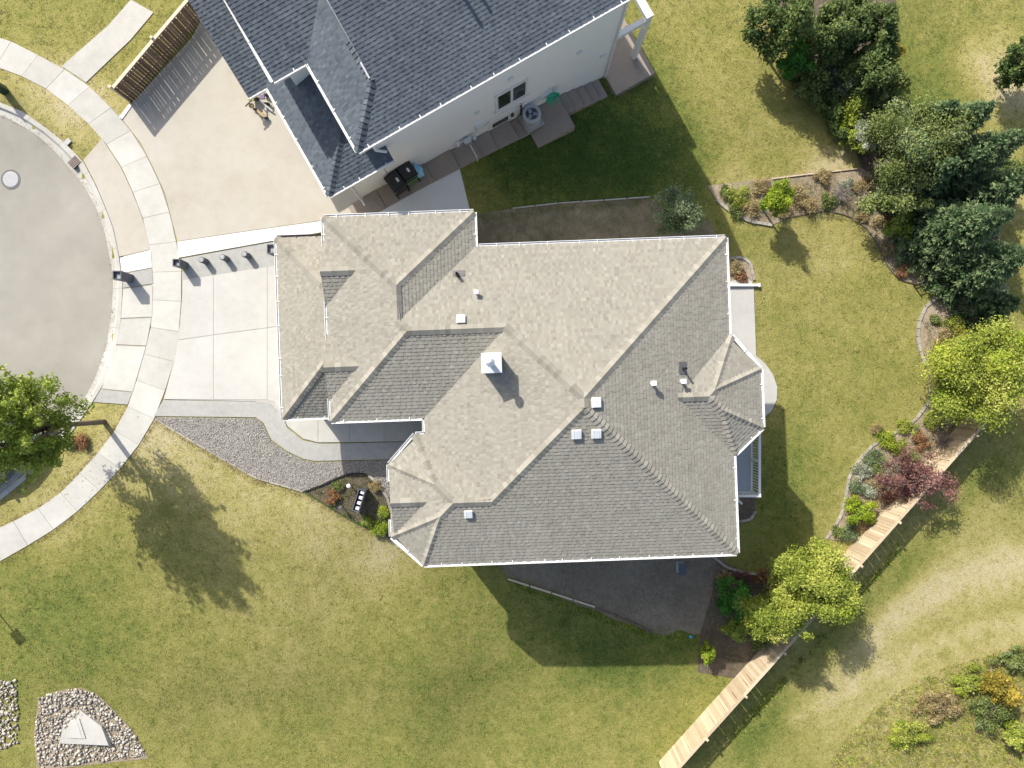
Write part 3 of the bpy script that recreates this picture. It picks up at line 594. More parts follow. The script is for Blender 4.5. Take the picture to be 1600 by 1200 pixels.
def pipe_vent(px, py, plane, label, h, r, mat, flash=None, cap=False):
    p = roofz(px, py, plane); t = thing('roof_pipe', label, 'vent pipe', p - Vector((0, 0, .05)))
    ax, ay = HU.d((1, 0)), HU.d((0, 1)); dz = Vector(plane[1]) * TP; ax = (ax + Vector((0, 0, dz.x))).normalized(); ay = (ay + Vector((0, 0, dz.y))).normalized(); az = ax.cross(ay); az = az if az.z > 0 else -az
    if flash: MB().box(p + az * .028 + ax * flash[2] + ay * flash[3], (flash[0], flash[1], .01), ax, ay, az).build('flashing', MAT['slateflash'], t)
    mb = MB(); mb.lathe(p - Vector((0, 0, .05)), [(r * 1.5, 0), (r * 1.4, .07), (r, .12), (r, h), (r * .8, h), (r * .8, h - .06)], 12); mb.build('pipe', mat, t)
    if cap: MB().box(p + Vector((0, 0, h + .03)), (r * 3, r * 3, .10), HU.ex, -HU.ey).build('pipe_cap', mat, t, bevel=.01)
MAT['slateflash'] = flat('lead_flashing', (.12, .12, .125), .6)
pipe_vent(715, 430, PN, 'black plumbing stack with dark flashing on the north slope', .42, .055, MAT['black'], (.4, .22, .05, -.06))
pipe_vent(745, 458, PN, 'small white capped pipe on the north slope below the black stack', .22, .05, MAT['ventw'], None, True)
pipe_vent(1067, 576, PE, 'black plumbing stack with dark flashing on the east slope', .5, .04, MAT['black'], (.3, .42, -.02, -.02))
pipe_vent(1019, 599, PE, 'small white capped pipe alone in the middle of the east slope', .28, .055, MAT['ventw'], None, True)
pipe_vent(1065, 596, PE, 'small white capped pipe just below the black east stack', .28, .055, MAT['ventw'], None, True)
# chimney
pc = roofz(766, 575, PW); zt = pc.z + 1.2; c0 = at(768, 567, zt)
ch = thing('chimney', 'boxy galvanised metal chimney with a sloped cap and round flue', 'chimney', (c0.x, c0.y, pc.z - .3))
s = .64 * .5
mb = MB(); mb.box((c0.x, c0.y, (pc.z - .6 + zt) / 2), (s * 2 - .06, s * 2 - .06, zt - pc.z + .6), HU.ex, -HU.ey); mb.build('chase', MAT['ventw'], ch)
P4 = [c0 + HU.ex * (i * s) - HU.ey * (j * s) for i, j in ((-1, -1), (1, -1), (1, 1), (-1, 1))]; mb = MB()
for i in range(4):
    a, b = P4[i], P4[(i + 1) % 4]; mb.face([a, b, c0 + (b - c0) * .25 + Vector((0, 0, .07)), c0 + (a - c0) * .25 + Vector((0, 0, .07))]); mb.face([a - Vector((0, 0, .06)), b - Vector((0, 0, .06)), b, a])
mb.face([c0 + (q - c0) * .25 + Vector((0, 0, .07)) for q in P4]); mb.build('sloped_cap', MAT['ventw'], ch)
fl = MB(); fl.lathe(c0 + Vector((-.03, 0, .02)), [(.085, 0), (.085, .46), (.14, .46), (.15, .5), (.14, .62), (.02, .66)], 16); fl.build('flue', MAT['galv'], ch)
# ------------------------------------------------------------------ deck with railing
dk = thing('deck', 'raised grey deck with white baluster railing behind the house', 'deck', (8.1, -3.0, .15))
ZD = 3.9; X0, X1, Y0, Y1 = 6.9, 9.24, -4.2, -1.5
MB().box(((X0 + X1) / 2, (Y0 + Y1) / 2, ZD - .1), (X1 - X0, Y1 - Y0, .2)).build('deck_floor', MAT['deck'], dk)
mb = MB(); mb.bar((X1 + .02, Y0, ZD - .1), (X1 + .02, Y1, ZD - .1), .03, .24); mb.bar((X0, Y0 - .02, ZD - .1), (X1, Y0 - .02, ZD - .1), .03, .24); mb.build('fascia', MAT['white'], dk)
for zz, nm in ((ZD + 1.0, 'top_rail'), (ZD + .09, 'bottom_rail')):
    MB().bar((X1 - .04, Y0, zz), (X1 - .04, Y1, zz), .09 if nm[0] == 't' else .05, .05).build(nm, MAT['white'], dk); MB().bar((X0 + .3, Y0 + .04, zz), (X1 - .1, Y0 + .04, zz), .09 if nm[0] == 't' else .05, .05).build(nm, MAT['white'], dk)
bal = MB().box((0, 0, 0), (.025, .025, .86)).mesh('baluster'); bal.materials.append(MAT['white'])
def put(name, me, loc, parent):
    o = bpy.data.objects.new(name, me); COL.objects.link(o); o.parent = parent; o.location = Vector(loc) - wloc(parent); return o
for i in range(25): put('baluster', bal, (X1 - .04, Y0 + .12 + i * .105, ZD + .545), dk)
for i in range(15): put('baluster', bal, (X0 + .5 + i * .12, Y0 + .04, ZD + .545), dk)
for x, y in ((X1 - .04, Y0 + .04), (X1 - .04, Y1 + .04), (X1 - .04, -2.9)): MB().box((x, y, ZD + .52), (.08, .08, 1.06)).build('rail_post', MAT['white'], dk)
for x, y in ((X1 - .1, Y0 + .1), (X1 - .1, Y1 - .1), (X0 + .4, Y0 + .1)): MB().box((x, y, (ZD - .2 + .0) / 2), (.14, .14, ZD - .2)).build('support_post', MAT['white'], dk)
downspout([HU.p(7.0, 6.12, ZE - .1), HU.p(7.05, 5.85, ZE - .4), HU.p(7.05, 5.85, .6), HU.p(7.3, 5.9, .35)], house)
downspout([(8.75, -4.28, 3.6), (8.95, -4.6, 3.2), (9.1, -4.75, 3.2)], dk, .045)
g0, g1 = gnd(1130, 446), gnd(1184, 446)
t = thing('drain_pipe', 'white downspout extension lying across the end of the patio', 'drain pipe', g0 + Vector((0, 0, .06)))
MB().bar(g0 + Vector((0, 0, .13)), g1 + Vector((0, 0, .11)), .11, .1).build('pipe', MAT['white'], t); MB().box(g1 + Vector((.02, 0, .1)), (.08, .16, .14)).build('pipe_outlet', MAT['ventw'], t)
# ------------------------------------------------------------------ neighbour's house
NB = Frame((.8697, .4936), (-.4936, .8697))
def nbp(px, py, z):      # photo pixel at height z -> (p, d)
    q = at(px, py, z); return q.x * .8697 + q.y * .4936, -q.x * .4936 + q.y * .8697
nb = thing('neighbour_house', 'white two-storey house with blue-grey shingle roofs', 'house', NB.p(4, 12, 2.5))
NT = .36; ZN, ZL = 8.5, 6.3
SE, NW2, Wn, En = (0, 1), (0, -1), (1, 0), (-1, 0)
for poly, e, wv, z0 in [
    ([(-.61, 8.94), (10.4, 8.94), (10.4, 14.6), (.88, 14.6), (.88, 10.43)], (0, 8.94), SE, ZN), ([(.88, 14.6), (10.4, 14.6), (10.4, 20.2), (.88, 20.2)], (0, 20.26), NW2, ZN),
    ([(-.61, 8.94), (.88, 10.43), (.88, 17), (-.61, 17)], (-.61, 9), Wn, ZN), ([(-1.865, 12.24), (-.61, 12.24), (1.2, 14.05), (1.2, 18), (-1.865, 18)], (0, 12.24), SE, ZN),
    ([(-2.33, 8.94), (-.14, 11.13), (-.14, 16.5), (-2.33, 16.5)], (-2.33, 9), Wn, ZL), ([(-2.33, 8.94), (.27, 8.94), (.27, 9.43), (-.14, 9.43), (-.14, 11.13)], (0, 8.94), SE, ZL),
    ([(-3.1, 13.37), (-.5, 13.37), (-.5, 18.5), (-3.1, 18.5)], (0, 13.37), SE, ZL)]:
    roof_face(NB, poly, e, wv, NT, z0, MAT['bluesh'], nb)
caps(NB.p(-.61, 8.94, ZN), NB.p(.88, 10.43, ZN + NT * 1.49), MAT['bluecap'], nb); caps(NB.p(.88, 10.43, ZN + NT * 1.49), NB.p(.88, 12, ZN + NT * 1.49), MAT['bluecap'], nb); caps(NB.p(-2.33, 8.94, ZL), NB.p(-.14, 11.13, ZL + NT * 2.19), MAT['bluecap'], nb)
caps(NB.p(.88, 14.6, ZN + NT * 5.66), NB.p(10.4, 14.6, ZN + NT * 5.66), MAT['bluecap'], nb)
MB().face([NB.p(.88, 10.43, ZN + NT * 1.49 - .02), NB.p(.88, 14.6, ZN + NT * 1.49 - .02), NB.p(.88, 14.6, ZN + NT * 5.6)]).build('gable_board', MAT['wstucco'], nb)
MB().bar(NB.p(.84, 10.5, ZN + NT * 1.56 + .06), NB.p(.84, 11.0, ZN + NT * 2.0 + .06), .05, .04).build('flashing', MAT['white'], nb)
MB().bar(NB.p(-.5, 11.75, ZL + .9), NB.p(-.5, 12.35, ZL + .95), .06, .05).build('flashing', MAT['ventw'], nb)
for p, q, wv, z in [((-.61, 8.94), (10.4, 8.94), SE, ZN), ((-.61, 8.94), (-.61, 12.2), Wn, ZN), ((-1.865, 12.24), (-.66, 12.24), SE, ZN), ((-1.865, 12.24), (-1.865, 18), Wn, ZN), ((-2.33, 8.94), (-2.33, 13.3), Wn, ZL), ((-2.33, 8.94), (.27, 8.94), SE, ZL), ((-3.1, 13.37), (-2.4, 13.37), SE, ZL)]:
    gutter(NB, p, q, wv, z, nb)
UP = [(-.16, 9.44), (-.16, 12.7), (-1.4, 12.7), (-1.4, 19), (9.93, 19), (9.93, 9.44)]
prism_of(NB, UP, -.4, ZN - .14, 'wall', MAT['wstucco'], nb)
prism_of(NB, [(-1.53, 9.4402), (-1.53, 13.85), (-2.4, 13.85), (-2.4, 18.9), (-1.42, 18.9), (-1.42, 12.6), (-.18, 12.6), (-.18, 9.4402)], 1.6, ZL - .14, 'wall', MAT['wstucco'], nb)
prism_of(NB, [(-.595, 8.955), (-.595, 12.26), (-1.85, 12.26), (-1.85, 19), (10.38, 19), (10.38, 8.955)], ZN - .13, ZN - .10, 'soffit', MAT['white'], nb)
prism_of(NB, [(-2.31, 8.955), (-2.31, 13.39), (-3.08, 13.39), (-3.08, 18.4), (-1.5, 18.4), (-1.5, 12.8), (-.2, 12.8), (-.2, 9.43), (.25, 9.43), (.25, 8.955)], ZL - .13, ZL - .10, 'soffit', MAT['white'], nb)
DW = 9.44
def onwall(px, py):       # photo pixel on the white wall -> (p, z)
    dpx = -.4936 * (px - 800) + .8697 * (600 - py); D = DW * F / dpx
    return ((px - 800) * .8697 + (600 - py) * .4936) * D / F, HC - D
def wbox(name, p0, p1, z0, z1, th, mat, parent, off=0.):
    c = NB.p((p0 + p1) / 2, DW - off - th / 2, (z0 + z1) / 2); return MB().box(c, (abs(p1 - p0), th, abs(z1 - z0)), NB.ex, NB.ey).build(name, mat, parent)
(pa, za), (pb, zb) = onwall(761, 158.5), onwall(804, 164)
wz1, wz0 = onwall(770, 155)[1], onwall(770, 174)[1]
win = wbox('window', 4.62, 6.02, wz0 - .1, wz1 + .2, .05, MAT['white'], nb)
for a, b in ((4.74, 5.26), (5.38, 5.9)): wbox('pane', a, b, wz0 + .05, wz1 + .05, .02, MAT['glass'], win, .045)
wbox('window_sill', 4.55, 6.09, wz0 - .16, wz0 - .1, .09, MAT['white'], nb)
(b0, zb0), (b1, zb1) = onwall(769, 199), onwall(793, 186)
win = wbox('window', b0 - .12, b1 + .75, 2.45, 3.2, .05, MAT['white'], nb); wbox('pane', b0, b1, 2.58, 2.95, .02, MAT['glass'], win, .045)
wbox('service_panel', b1 + .55, b1 + .62, 2.3, 3.35, .08, MAT['darktrim'], nb); wbox('wall_light', b1 + .12, b1 + .24, 2.75, 3.0, .12, MAT['darktrim'], nb)
mb = MB(); mb.tube([NB.p(*q) for q in ((3.95, 9.40, 3.1), (4.3, 9.40, 3.4), (4.9, 9.40, 3.45), (5.7, 9.40, 3.35), (6.05, 9.40, 3.3))], .018, 6); mb.build('conduit', MAT['galv'], nb)
for px, py in ((905, 81), (797, 122), (745, 175), (941, 86)):
    a, b = onwall(px, py); wbox('wall_vent', a - .1, a + .1, b - .09, b + .09, .07, MAT['ventw'], nb)
downspout([NB.p(9.86, 9.38, ZN - .15), NB.p(9.86, 9.38, .8)], nb, .045); downspout([NB.p(-1.6, 9.36, ZL - .15), NB.p(-1.6, 9.36, 3.0), NB.p(-1.6, 9.1, 2.92)], nb, .045)
downspout([NB.p(-.2, 9.0, ZN - .1), NB.p(-.1, 9.3, ZN - .45), NB.p(-.1, 9.36, ZL + .4), NB.p(.2, 9.2, ZL + .22)], nb, .05)
mb = MB()   # roof pipes casting the dark streaks
for q in ((4.6, 11.2), (5.0, 11.4)): mb.tube([NB.p(*q, ZN + NT * 2.2 - .1), NB.p(*q, ZN + NT * 2.2 + .55)], .06, 8)
for k, q in enumerate(((4.6, 11.3), (5.05, 11.5))):
    zz = ZN + NT * (q[1] - 8.94); tp = thing('roof_pipe', ('black plumbing stack on the blue-grey roof, lower of two', 'thin black stack on the blue-grey roof, higher of two')[k], 'vent pipe', NB.p(*q, zz))
    MB().lathe(NB.p(*q, zz - .05), [(.09, 0), (.085, .08), (.055, .12), (.055, .6), (.04, .6), (.04, .5)], 12).build('pipe', MAT['black'], tp)
# porch post and beam at the back corner
pp = nbp(988, 95, .95); MB().box(NB.p(pp[0], pp[1], 2.6), (.2, .2, 3.6), NB.ex, NB.ey).build('porch_post', MAT['white'], nb); MB().box(NB.p(pp[0], pp[1], 1.1), (.32, .32, .35), NB.ex, NB.ey).build('post_base', MAT['white'], nb)
MB().bar(NB.p(9.95, pp[1] + .02, 4.4), NB.p(pp[0] + .1, pp[1] + .02, 4.4), .2, .22).build('porch_beam', MAT['white'], nb); MB().bar(NB.p(pp[0], pp[1] - .08, 4.62), NB.p(pp[0], pp[1] + 5, 4.62), .3, .2).build('porch_beam', MAT['white'], nb)
# ---- stepped side path
sp = drape('side_path', [NB.p(-1.6, 9.0)[:2], NB.p(-1.55, 9.0)[:2], NB.p(-1.55, 9.05)[:2], NB.p(-1.6, 9.05)[:2]], .02, MAT['dark_aggr'], kind='structure', world=True)
def tread(p0, p1, z, d0=8.6, d1=9.42, dep=.5):
    q = [NB.p(p0, d0), NB.p(p1, d0), NB.p(p1, d1), NB.p(p0, d1)]; MB().prism([v[:2] for v in q], z - dep, z).build('tread', MAT['dark_aggr'], sp, bevel=.008)
edges = [(-2.2, -.9, 2.93), (-.89, .2, 2.93), (.21, 1.3, 2.925), (1.31, 2.46, 2.92), (2.47, 3.45, 2.76), (3.46, 4.23, 2.62), (4.24, 5.19, 2.48), (5.2, 5.74, 2.34), (7.52, 7.92, 2.02), (7.93, 8.34, 1.84), (8.35, 8.75, 1.66), (8.76, 9.16, 1.48), (9.17, 9.54, 1.30), (9.55, 9.84, 1.12)]
def pz(p, d=8.62): return terr(*NB.p(p, d)[:2])
zp = 9
for a, b, z in edges[:8]: zp = min(zp - .012, max(pz(a), pz(b)) + .06); tread(a, b, zp, dep=.8)
LZ = zp - .13; tread(5.75, 7.51, LZ, 7.95, dep=1.2)
for k, (a, b, z) in enumerate(edges[8:]): tread(a, b, LZ - .15 * (k + 1), dep=1.0)
tread(9.85, 11.75, max(terr(*NB.p(a, b)[:2]) for a in (9.9, 11.7) for b in (8.5, 10.5, 13)) + .05, 8.45, 13.5)
# ---- things beside the white wall
def gp(p, d): q = NB.p(p, d); return q
def wheelie_bin(p, d, z, ang, body, label):
    c = NB.p(p, d, z); t = thing('wheeled_bin', label, 'bin', c, 'wheeled bins by the white wall'); ca, sa = math.cos(ang), math.sin(ang); ax = NB.ex * ca + NB.ey * sa; ay = -NB.ex * sa + NB.ey * ca; mb = MB()
    lo = [(-.22, -.24), (.22, -.24), (.22, .22), (-.22, .22)]; hi = [(-.29, -.34), (.29, -.34), (.29, .30), (-.29, .30)]
    L = [c + ax * a + ay * b + Vector((0, 0, .06)) for a, b in lo]; H = [c + ax * a + ay * b + Vector((0, 0, .98)) for a, b in hi]
    mb.face(L[::-1])
    for i in range(4): mb.face([L[i], L[(i + 1) % 4], H[(i + 1) % 4], H[i]])
    mb.build('bin_body', body, t)
    mb = MB(); mb.box(c + Vector((0, 0, 1.0)) - ay * .02, (.64, .74, .05), ax, ay); mb.box(c + Vector((0, 0, 1.04)) - ay * .02, (.5, .58, .05), ax, ay); ld = mb.build('lid', MAT['black'], t, bevel=.02)
    MB().box(c + ax * .08 + Vector((0, 0, 1.07)) - ay * .05, (.09, .17, .008), ax, ay).build('sticker', MAT['white'], ld)
    MB().bar(c - ax * .24 - ay * .42 + Vector((0, 0, .97)), c + ax * .24 - ay * .42 + Vector((0, 0, .97)), .035, .035).build('handle', MAT['black'], t)
    for sgn in (-1, 1): MB().tube([c + ax * sgn * .24 - ay * .28 + Vector((0, 0, .11)), c + ax * sgn * .3 - ay * .28 + Vector((0, 0, .11))], .11, 14).build('wheel', MAT['black'], t)
MAT['binbody'] = flat('dark_bin', (.03, .033, .032), .55); MAT['bingreen'] = flat('green_bin', (.10, .27, .045), .5); MAT['bluebag'] = flat('blue_bag', (.30, .58, .78), .35, var=.25, sc_=14)
q = nbp(617, 281, 3.95); wheelie_bin(q[0], q[1] - .02, 2.93, .12, MAT['binbody'], 'black wheeled bin with white sticker, standing farther from the blue bag')
q = nbp(631, 269, 3.95); wheelie_bin(q[0] + .1, q[1] + .02, 2.93, .1, MAT['bingreen'], 'green-bodied wheeled bin with black lid next to the blue bag')
def lump(name, c, r, mat, parent=None, seed=0, n=10, amp=.25, flatten=.7):
    bm = bmesh.new(); bmesh.ops.create_icosphere(bm, subdivisions=2, radius=1)
    for v in bm.verts:
        k = 1 + amp * mnoise.noise(v.co * 1.7 + Vector((seed * 3.1, seed, 0))); v.co = Vector((v.co.x * r[0] * k, v.co.y * r[1] * k, max(-.35, v.co.z) * r[2] * k)) + Vector(c)
    me = bpy.data.meshes.new(name); bm.to_mesh(me); bm.free(); return link(name, me, mat, parent)
q = nbp(650, 265, 3.4); bgc = NB.p(*q, 2.93)
t = thing('plastic_bag', 'crumpled pale blue plastic bag leaning by the green bin', 'bag', bgc); lump('bag_body', bgc + Vector((0, 0, .16)), (.24, .3, .32), MAT['bluebag'], t, 3, amp=.5); lump('bag_knot', bgc + Vector((-.05, .15, .5)), (.08, .08, .12), MAT['bluebag'], t, 5)
# air conditioner
q = nbp(831, 177, 3.0); a0 = NB.p(q[0], q[1], 2.2); t = thing('air_conditioner', 'round grey air conditioner with a fan grille on the landing', 'air conditioner', a0)
MAT['acgrey'] = flat('ac_grey', (.42, .45, .47), .5); MB().box(a0 + Vector((0, 0, .04)), (.8, .8, .08), NB.ex, NB.ey).build('pad', MAT['grey_conc'], t)
MB().lathe(a0 + Vector((0, 0, .08)), [(.36, 0), (.37, .62), (.38, .66), (.35, .70), (.26, .71), (.25, .64)], 24).build('casing', MAT['acgrey'], t)
MB().lathe(a0 + Vector((0, 0, .7)), [(.245, 0), (.245, .02)], 24).build('fan_well', MAT['black'], t)
for k in range(3):
    an = k * 2.094; dv = Vector((math.cos(an), math.sin(an), 0)); MB().bar(a0 + Vector((0, 0, .745)) + dv * .04, a0 + Vector((0, 0, .745)) + dv * .22, .13, .01).build('fan_blade', MAT['acblade'] if 'acblade' in MAT else MAT.setdefault('acblade', flat('ac_blade', (.30, .36, .45), .4)), t)
mb = MB()
for r_ in (.08, .14, .2, .25):
    pts = [a0 + Vector((r_ * math.cos(k * .3142), r_ * math.sin(k * .3142), .80)) for k in range(21)]; mb.tube(pts, .005, 4, cap=False)
mb.build('grille', MAT['acgrey'], t)
# hose on its wall reel
MAT['hose'] = flat('green_hose', (.03, .40, .25), .4); hp, hz_ = onwall(848, 158); hz_ = 2.95; hp = 6.95
t = thing('hose_reel', 'green garden hose coiled on a wall reel above the landing', 'hose', NB.p(hp, 9.2, 2.2))
wbox('reel_bracket', hp - .3, hp + .2, hz_ - .08, hz_ + .08, .15, MAT['white'], t)
for k in range(5):
    rr = .18 + .03 * k; MB().tube([NB.p(hp + .1 + rr * math.cos(x * .449), 9.25 - .03 * k, hz_ + rr * math.sin(x * .449)) for x in range(15)], .022, 6, cap=False).build('hose_coil', MAT['hose'], t)
MB().tube([NB.p(hp - .1, 9.2, 2.7), NB.p(hp + .1, 9.1, 2.3), NB.p(hp + .5, 9.12, 2.26), NB.p(hp + .45, 9.25, 2.6)], .022, 6).build('hose_tail', MAT['hose'], t)
# gas meter with its pipe and the post
gx, gz = onwall(727, 216)
t = thing('gas_meter', 'grey gas meter with pipes on the white wall', 'gas meter', NB.p(gx, 9.25, 2.75)); gz = 3.05
wbox('meter_body', gx - .14, gx + .14, gz - .12, gz + .2, .2, MAT['galv'], t, .1); MB().lathe(NB.p(gx + .3, 9.25, gz - .05), [(.09, 0), (.1, .04), (.09, .1), (.02, .14)], 12).build('regulator', MAT['galv'], t)
MB().tube([NB.p(gx - .5, 9.3, 2.8), NB.p(gx - .5, 9.3, gz + .1), NB.p(gx - .14, 9.3, gz + .1), NB.p(gx + .3, 9.28, gz + .1), NB.p(gx + .42, 9.3, gz)], .025, 8).build('meter_pipe', MAT['galv'], t); wbox('regulator_cap', gx - .46, gx - .34, gz + .05, gz + .2, .16, MAT['ventw'], t, .05)
wbox('power_meter', gx + .5, gx + .8, 3.25, 3.7, .14, MAT['ventw'], t)
t = thing('hand_rail', 'thin white handrail crossing the stepped side path', 'rail', NB.p(3.3, 9.0, 2.7)); MB().bar(NB.p(3.25, 9.35, 3.0), NB.p(3.25, 8.55, 2.95), .035, .035).build('rail', MAT['white'], t); MB().bar(NB.p(3.25, 8.57, 2.3), NB.p(3.25, 8.57, 2.95), .035, .035, (1, 0, 0)).build('post', MAT['white'], t)
# toys by the garage
MAT['yellow'] = flat('yellow_plastic', (.62, .55, .08), .45); MAT['tan'] = flat('tan_wicker', (.42, .31, .17), .8); MAT['purple'] = flat('purple_plastic', (.12, .08, .2), .5)
c = gnd(411, 158) + Vector((0, 0, .03)); t = thing('toy_trike', 'yellow and dark child tricycle on the aggregate drive by the garage', 'tricycle', c)
for a, b, r_ in ((-.24, .02, .17), (.2, .18, .13), (.2, -.18, .13)): MB().tube([c + Vector((a, b - .025, r_)), c + Vector((a, b + .025, r_))], r_, 14).build('wheel', MAT['black'], t)
MB().tube([c + Vector((-.24, .02, .2)), c + Vector((-.2, .01, .5)), c + Vector((.0, 0, .32)), c + Vector((.2, 0, .2))], .03, 6).build('frame', MAT['yellow'], t); MB().box(c + Vector((.1, 0, .36)), (.22, .18, .06)).build('seat', MAT['purple'], t, bevel=.02); MB().bar(c + Vector((-.2, -.2, .55)), c + Vector((-.2, .2, .55)), .04, .04).build('handlebar', MAT['yellow'], t); MB().box(c + Vector((-.36, .02, .3)), (.2, .26, .2)).build('basket', MAT['yellow'], t, bevel=.02)
MB().bar(c + Vector((.02, -.12, .25)), c + Vector((.42, -.45, .1)), .05, .05).build('push_bar', MAT['white'], t)
c = gnd(405, 176) + Vector((0, 0, .03)); t = thing('scooter', 'small tan and black scooter nearer the street than the tricycle', 'scooter', c)
MB().box(c + Vector((.12, -.1, .1)), (.5, .12, .04), Vector((.8, -.6, 0))).build('foot_board', MAT['tan'], t, bevel=.01); MB().bar(c + Vector((-.1, .06, .1)), c + Vector((-.16, .1, .7)), .04, .04, (1, 0, 0)).build('stem', MAT['black'], t); MB().bar(c + Vector((-.28, -.04, .7)), c + Vector((-.02, .22, .7)), .04, .04).build('handlebar', MAT['black'], t); MB().box(c + Vector((-.1, .05, .55)), (.16, .16, .18)).build('basket', MAT['tan'], t, bevel=.02)
for a, b in ((-.12, .08), (.33, -.26)): MB().tube([c + Vector((a, b - .02, .09)), c + Vector((a, b + .02, .09))], .09, 12).build('wheel', MAT['black'], t)
# ------------------------------------------------------------------ fences
def board_fence(name, label, line, h, bw, gap, mat, railmat, post_side, cap, post_h=.12, posts=2.4, jit=.02):
    """line: world xy points along the fence; post_side: +1 / -1 side of rails and posts"""
    pts = [Vector((*p[:2], 0)) for p in line]; L = sum((b - a).length for a, b in zip(pts, pts[1:])); d = (pts[-1] - pts[0]).normalized(); sd = Vector((-d.y, d.x, 0)) * post_side
    t = thing(name, label, 'fence', Vector((pts[0].x, pts[0].y, terr(pts[0].x, pts[0].y))))
    me = MB().box((0, 0, h / 2), (bw, .02, h), d).mesh('board'); me.materials.append(mat)
    n = int(L / (bw + gap))
    for i in range(n):
        p = pts[0].lerp(pts[-1], (i + .5) / n); z = terr(p.x, p.y)
        o = put('board', me, (p.x, p.y, z - .04 + R.uniform(-jit, jit)), t); o.rotation_euler = (R.uniform(-.012, .012), R.uniform(-.012, .012), R.uniform(-.03, .03)); 
    m_ = max(1, round(L / posts))
    for i in range(m_ + 1):
        p = pts[0].lerp(pts[-1], i / m_) + sd * .09; z = terr(p.x, p.y); MB().box((p.x, p.y, z + (h + post_h) / 2 - .1), (.1, .1, h + post_h + .2), d).build('fence_post', railmat, t)
        if i < m_:
            p2 = pts[0].lerp(pts[-1], (i + 1) / m_) + sd * .09; z2 = terr(p2.x, p2.y)
            for hh in (.35, h - .25): MB().bar((p.x - sd.x * .045, p.y - sd.y * .045, z + hh), (p2.x - sd.x * .045, p2.y - sd.y * .045, z2 + hh), .04, .09).build('fence_rail', railmat, t)
            if cap: MB().bar((p.x - sd.x * .07, p.y - sd.y * .07, z + h + .02), (p2.x - sd.x * .07, p2.y - sd.y * .07, z2 + h + .02), cap, .035).build('cap_rail', railmat, t)
    return t
def gl(*px): return [gnd(*p)[:2] for p in px]
board_fence('wooden_fence', 'long pale wooden board fence along the back lane', gl((1030, 1190), (1545, 610)), 1.5, .138, .003, MAT['fencewood'], MAT['fencewood'], -1, .11)
board_fence('board_fence', 'short dark brown board fence with cream cap beside the aggregate driveway', gl((206, 161), (330, 15)), 1.35, .115, .01, MAT['brownwood'], MAT['creamwood'], 1, .12)
def iron_fence(name, label, a, b, h, group=None):
    a, b = Vector(a), Vector(b); t = thing(name, label, 'fence', a, group); d = (b - a); L = d.length; d.normalize(); n = max(2, int(L / .115)); up = Vector((0, 0, 1))
    for hh in (.14, h - .05): MB().bar(a + up * hh, b + up * hh, .035, .035).build('rail', MAT['blackmetal'], t)
    pk = MB().box((0, 0, h / 2), (.02, .02, h - .05), d).mesh('picket'); pk.materials.append(MAT['blackmetal'])
    for i in range(1, n): put('picket', pk, a.lerp(b, i / n), t)
    for e in (a, b): MB().box(e + up * (h / 2), (.06, .06, h + .08), d).build('post', MAT['blackmetal'], t)
iron_fence('iron_fence', 'black iron picket panel between the green shrub and the gate path', gnd(1436, 372), gnd(1463, 437), 1.2); iron_fence('iron_gate', 'black iron picket gate beside the grey path', gnd(1464, 438), gnd(1492, 492), 1.2)
iron_fence('iron_fence', 'low black iron panel between the corner bed and the path', gnd(1428, 447), gnd(1452, 436), .5); iron_fence('iron_fence', 'short black iron panel beyond the yellow tree plants', gnd(1500, 500), gnd(1520, 530), 1.1)
MAT['mesh'] = flat('chainlink', (.05, .055, .06), .6)
def chain_fence(label, a, b):
    a, b = Vector(a), Vector(b); t = thing('chain_fence', label, 'fence', a); L = (b - a).length; n = int(L / .16); mb = MB(); up = Vector((0, 0, 1))
    for k in range(-6, n):
        p, q = a.lerp(b, max(0, k) / n), a.lerp(b, min(n, k + 7) / n); h0 = max(0, -k) / 7 * 1.15; h1 = min(7, n - k) / 7 * 1.15
        mb.bar(p + up * (.05 + h0), q + up * (.05 + h1), .012, .012); mb.bar(p + up * (1.2 - h0), q + up * (1.2 - h1), .012, .012)
    mb.build('wire_mesh', MAT['mesh'], t, kind='stuff'); MB().tube([a + up * 1.22, b + up * 1.22], .025, 6).build('top_rail', MAT['blackmetal'], t)
    for k in range(5): p = a.lerp(b, k / 4); MB().tube([p, p + up * 1.28], .032, 8).build('post', MAT['blackmetal'], t)
chain_fence('black chain-link fence running through the hedge towards the corner bed', gnd(1268, 118), gnd(1350, 226))
# ------------------------------------------------------------------ edgings
def edging(label, px, n, wd=.14, h=.09, mat=None, grp=None):
    t = thing('garden_edging', label, 'edging', gnd(*px[0]), grp); pts = [gnd(*p) for p in resample(px, n)]
    for a, b in zip(pts, pts[1:]):
        d = (b - a) * .03; MB().bar(a + d + Vector((0, 0, .03)), b - d + Vector((0, 0, .03)), wd * R.uniform(.9, 1.1), h).build('edging_stone', mat or MAT['edging'], t)
edging('curved grey stone edging of the bed with the iron panel', [(1464, 464), (1446, 479), (1435, 504), (1433, 530), (1438, 551), (1446, 572)], 10, .13)
edging('long curved stone edging between the lawn and the red-leaved shrub bed', [(1449, 630), (1430, 656), (1390, 681), (1361, 697), (1341, 720), (1326, 745), (1321, 775), (1314, 804), (1302, 826), (1290, 842)], 30, .10)
edging('stone edging curving below the yellow-green round shrub', [(1118, 312), (1140, 330), (1170, 346), (1206, 352)], 12, .12)
edging('stone edging curving round the dry corner bed', [(1240, 338), (1290, 328), (1325, 337), (1352, 355), (1373, 385), (1385, 415), (1405, 437), (1430, 444)], 24, .05, .06, MAT['bark'])
edging('stone edging round the small bed at the patio end', [(1140, 404), (1160, 402), (1172, 411), (1178, 438)], 7, .11)
edging('stone edging curving out from under the house corner to the shrubs', [(1112, 868), (1135, 886), (1165, 895), (1210, 899)], 11, .1)
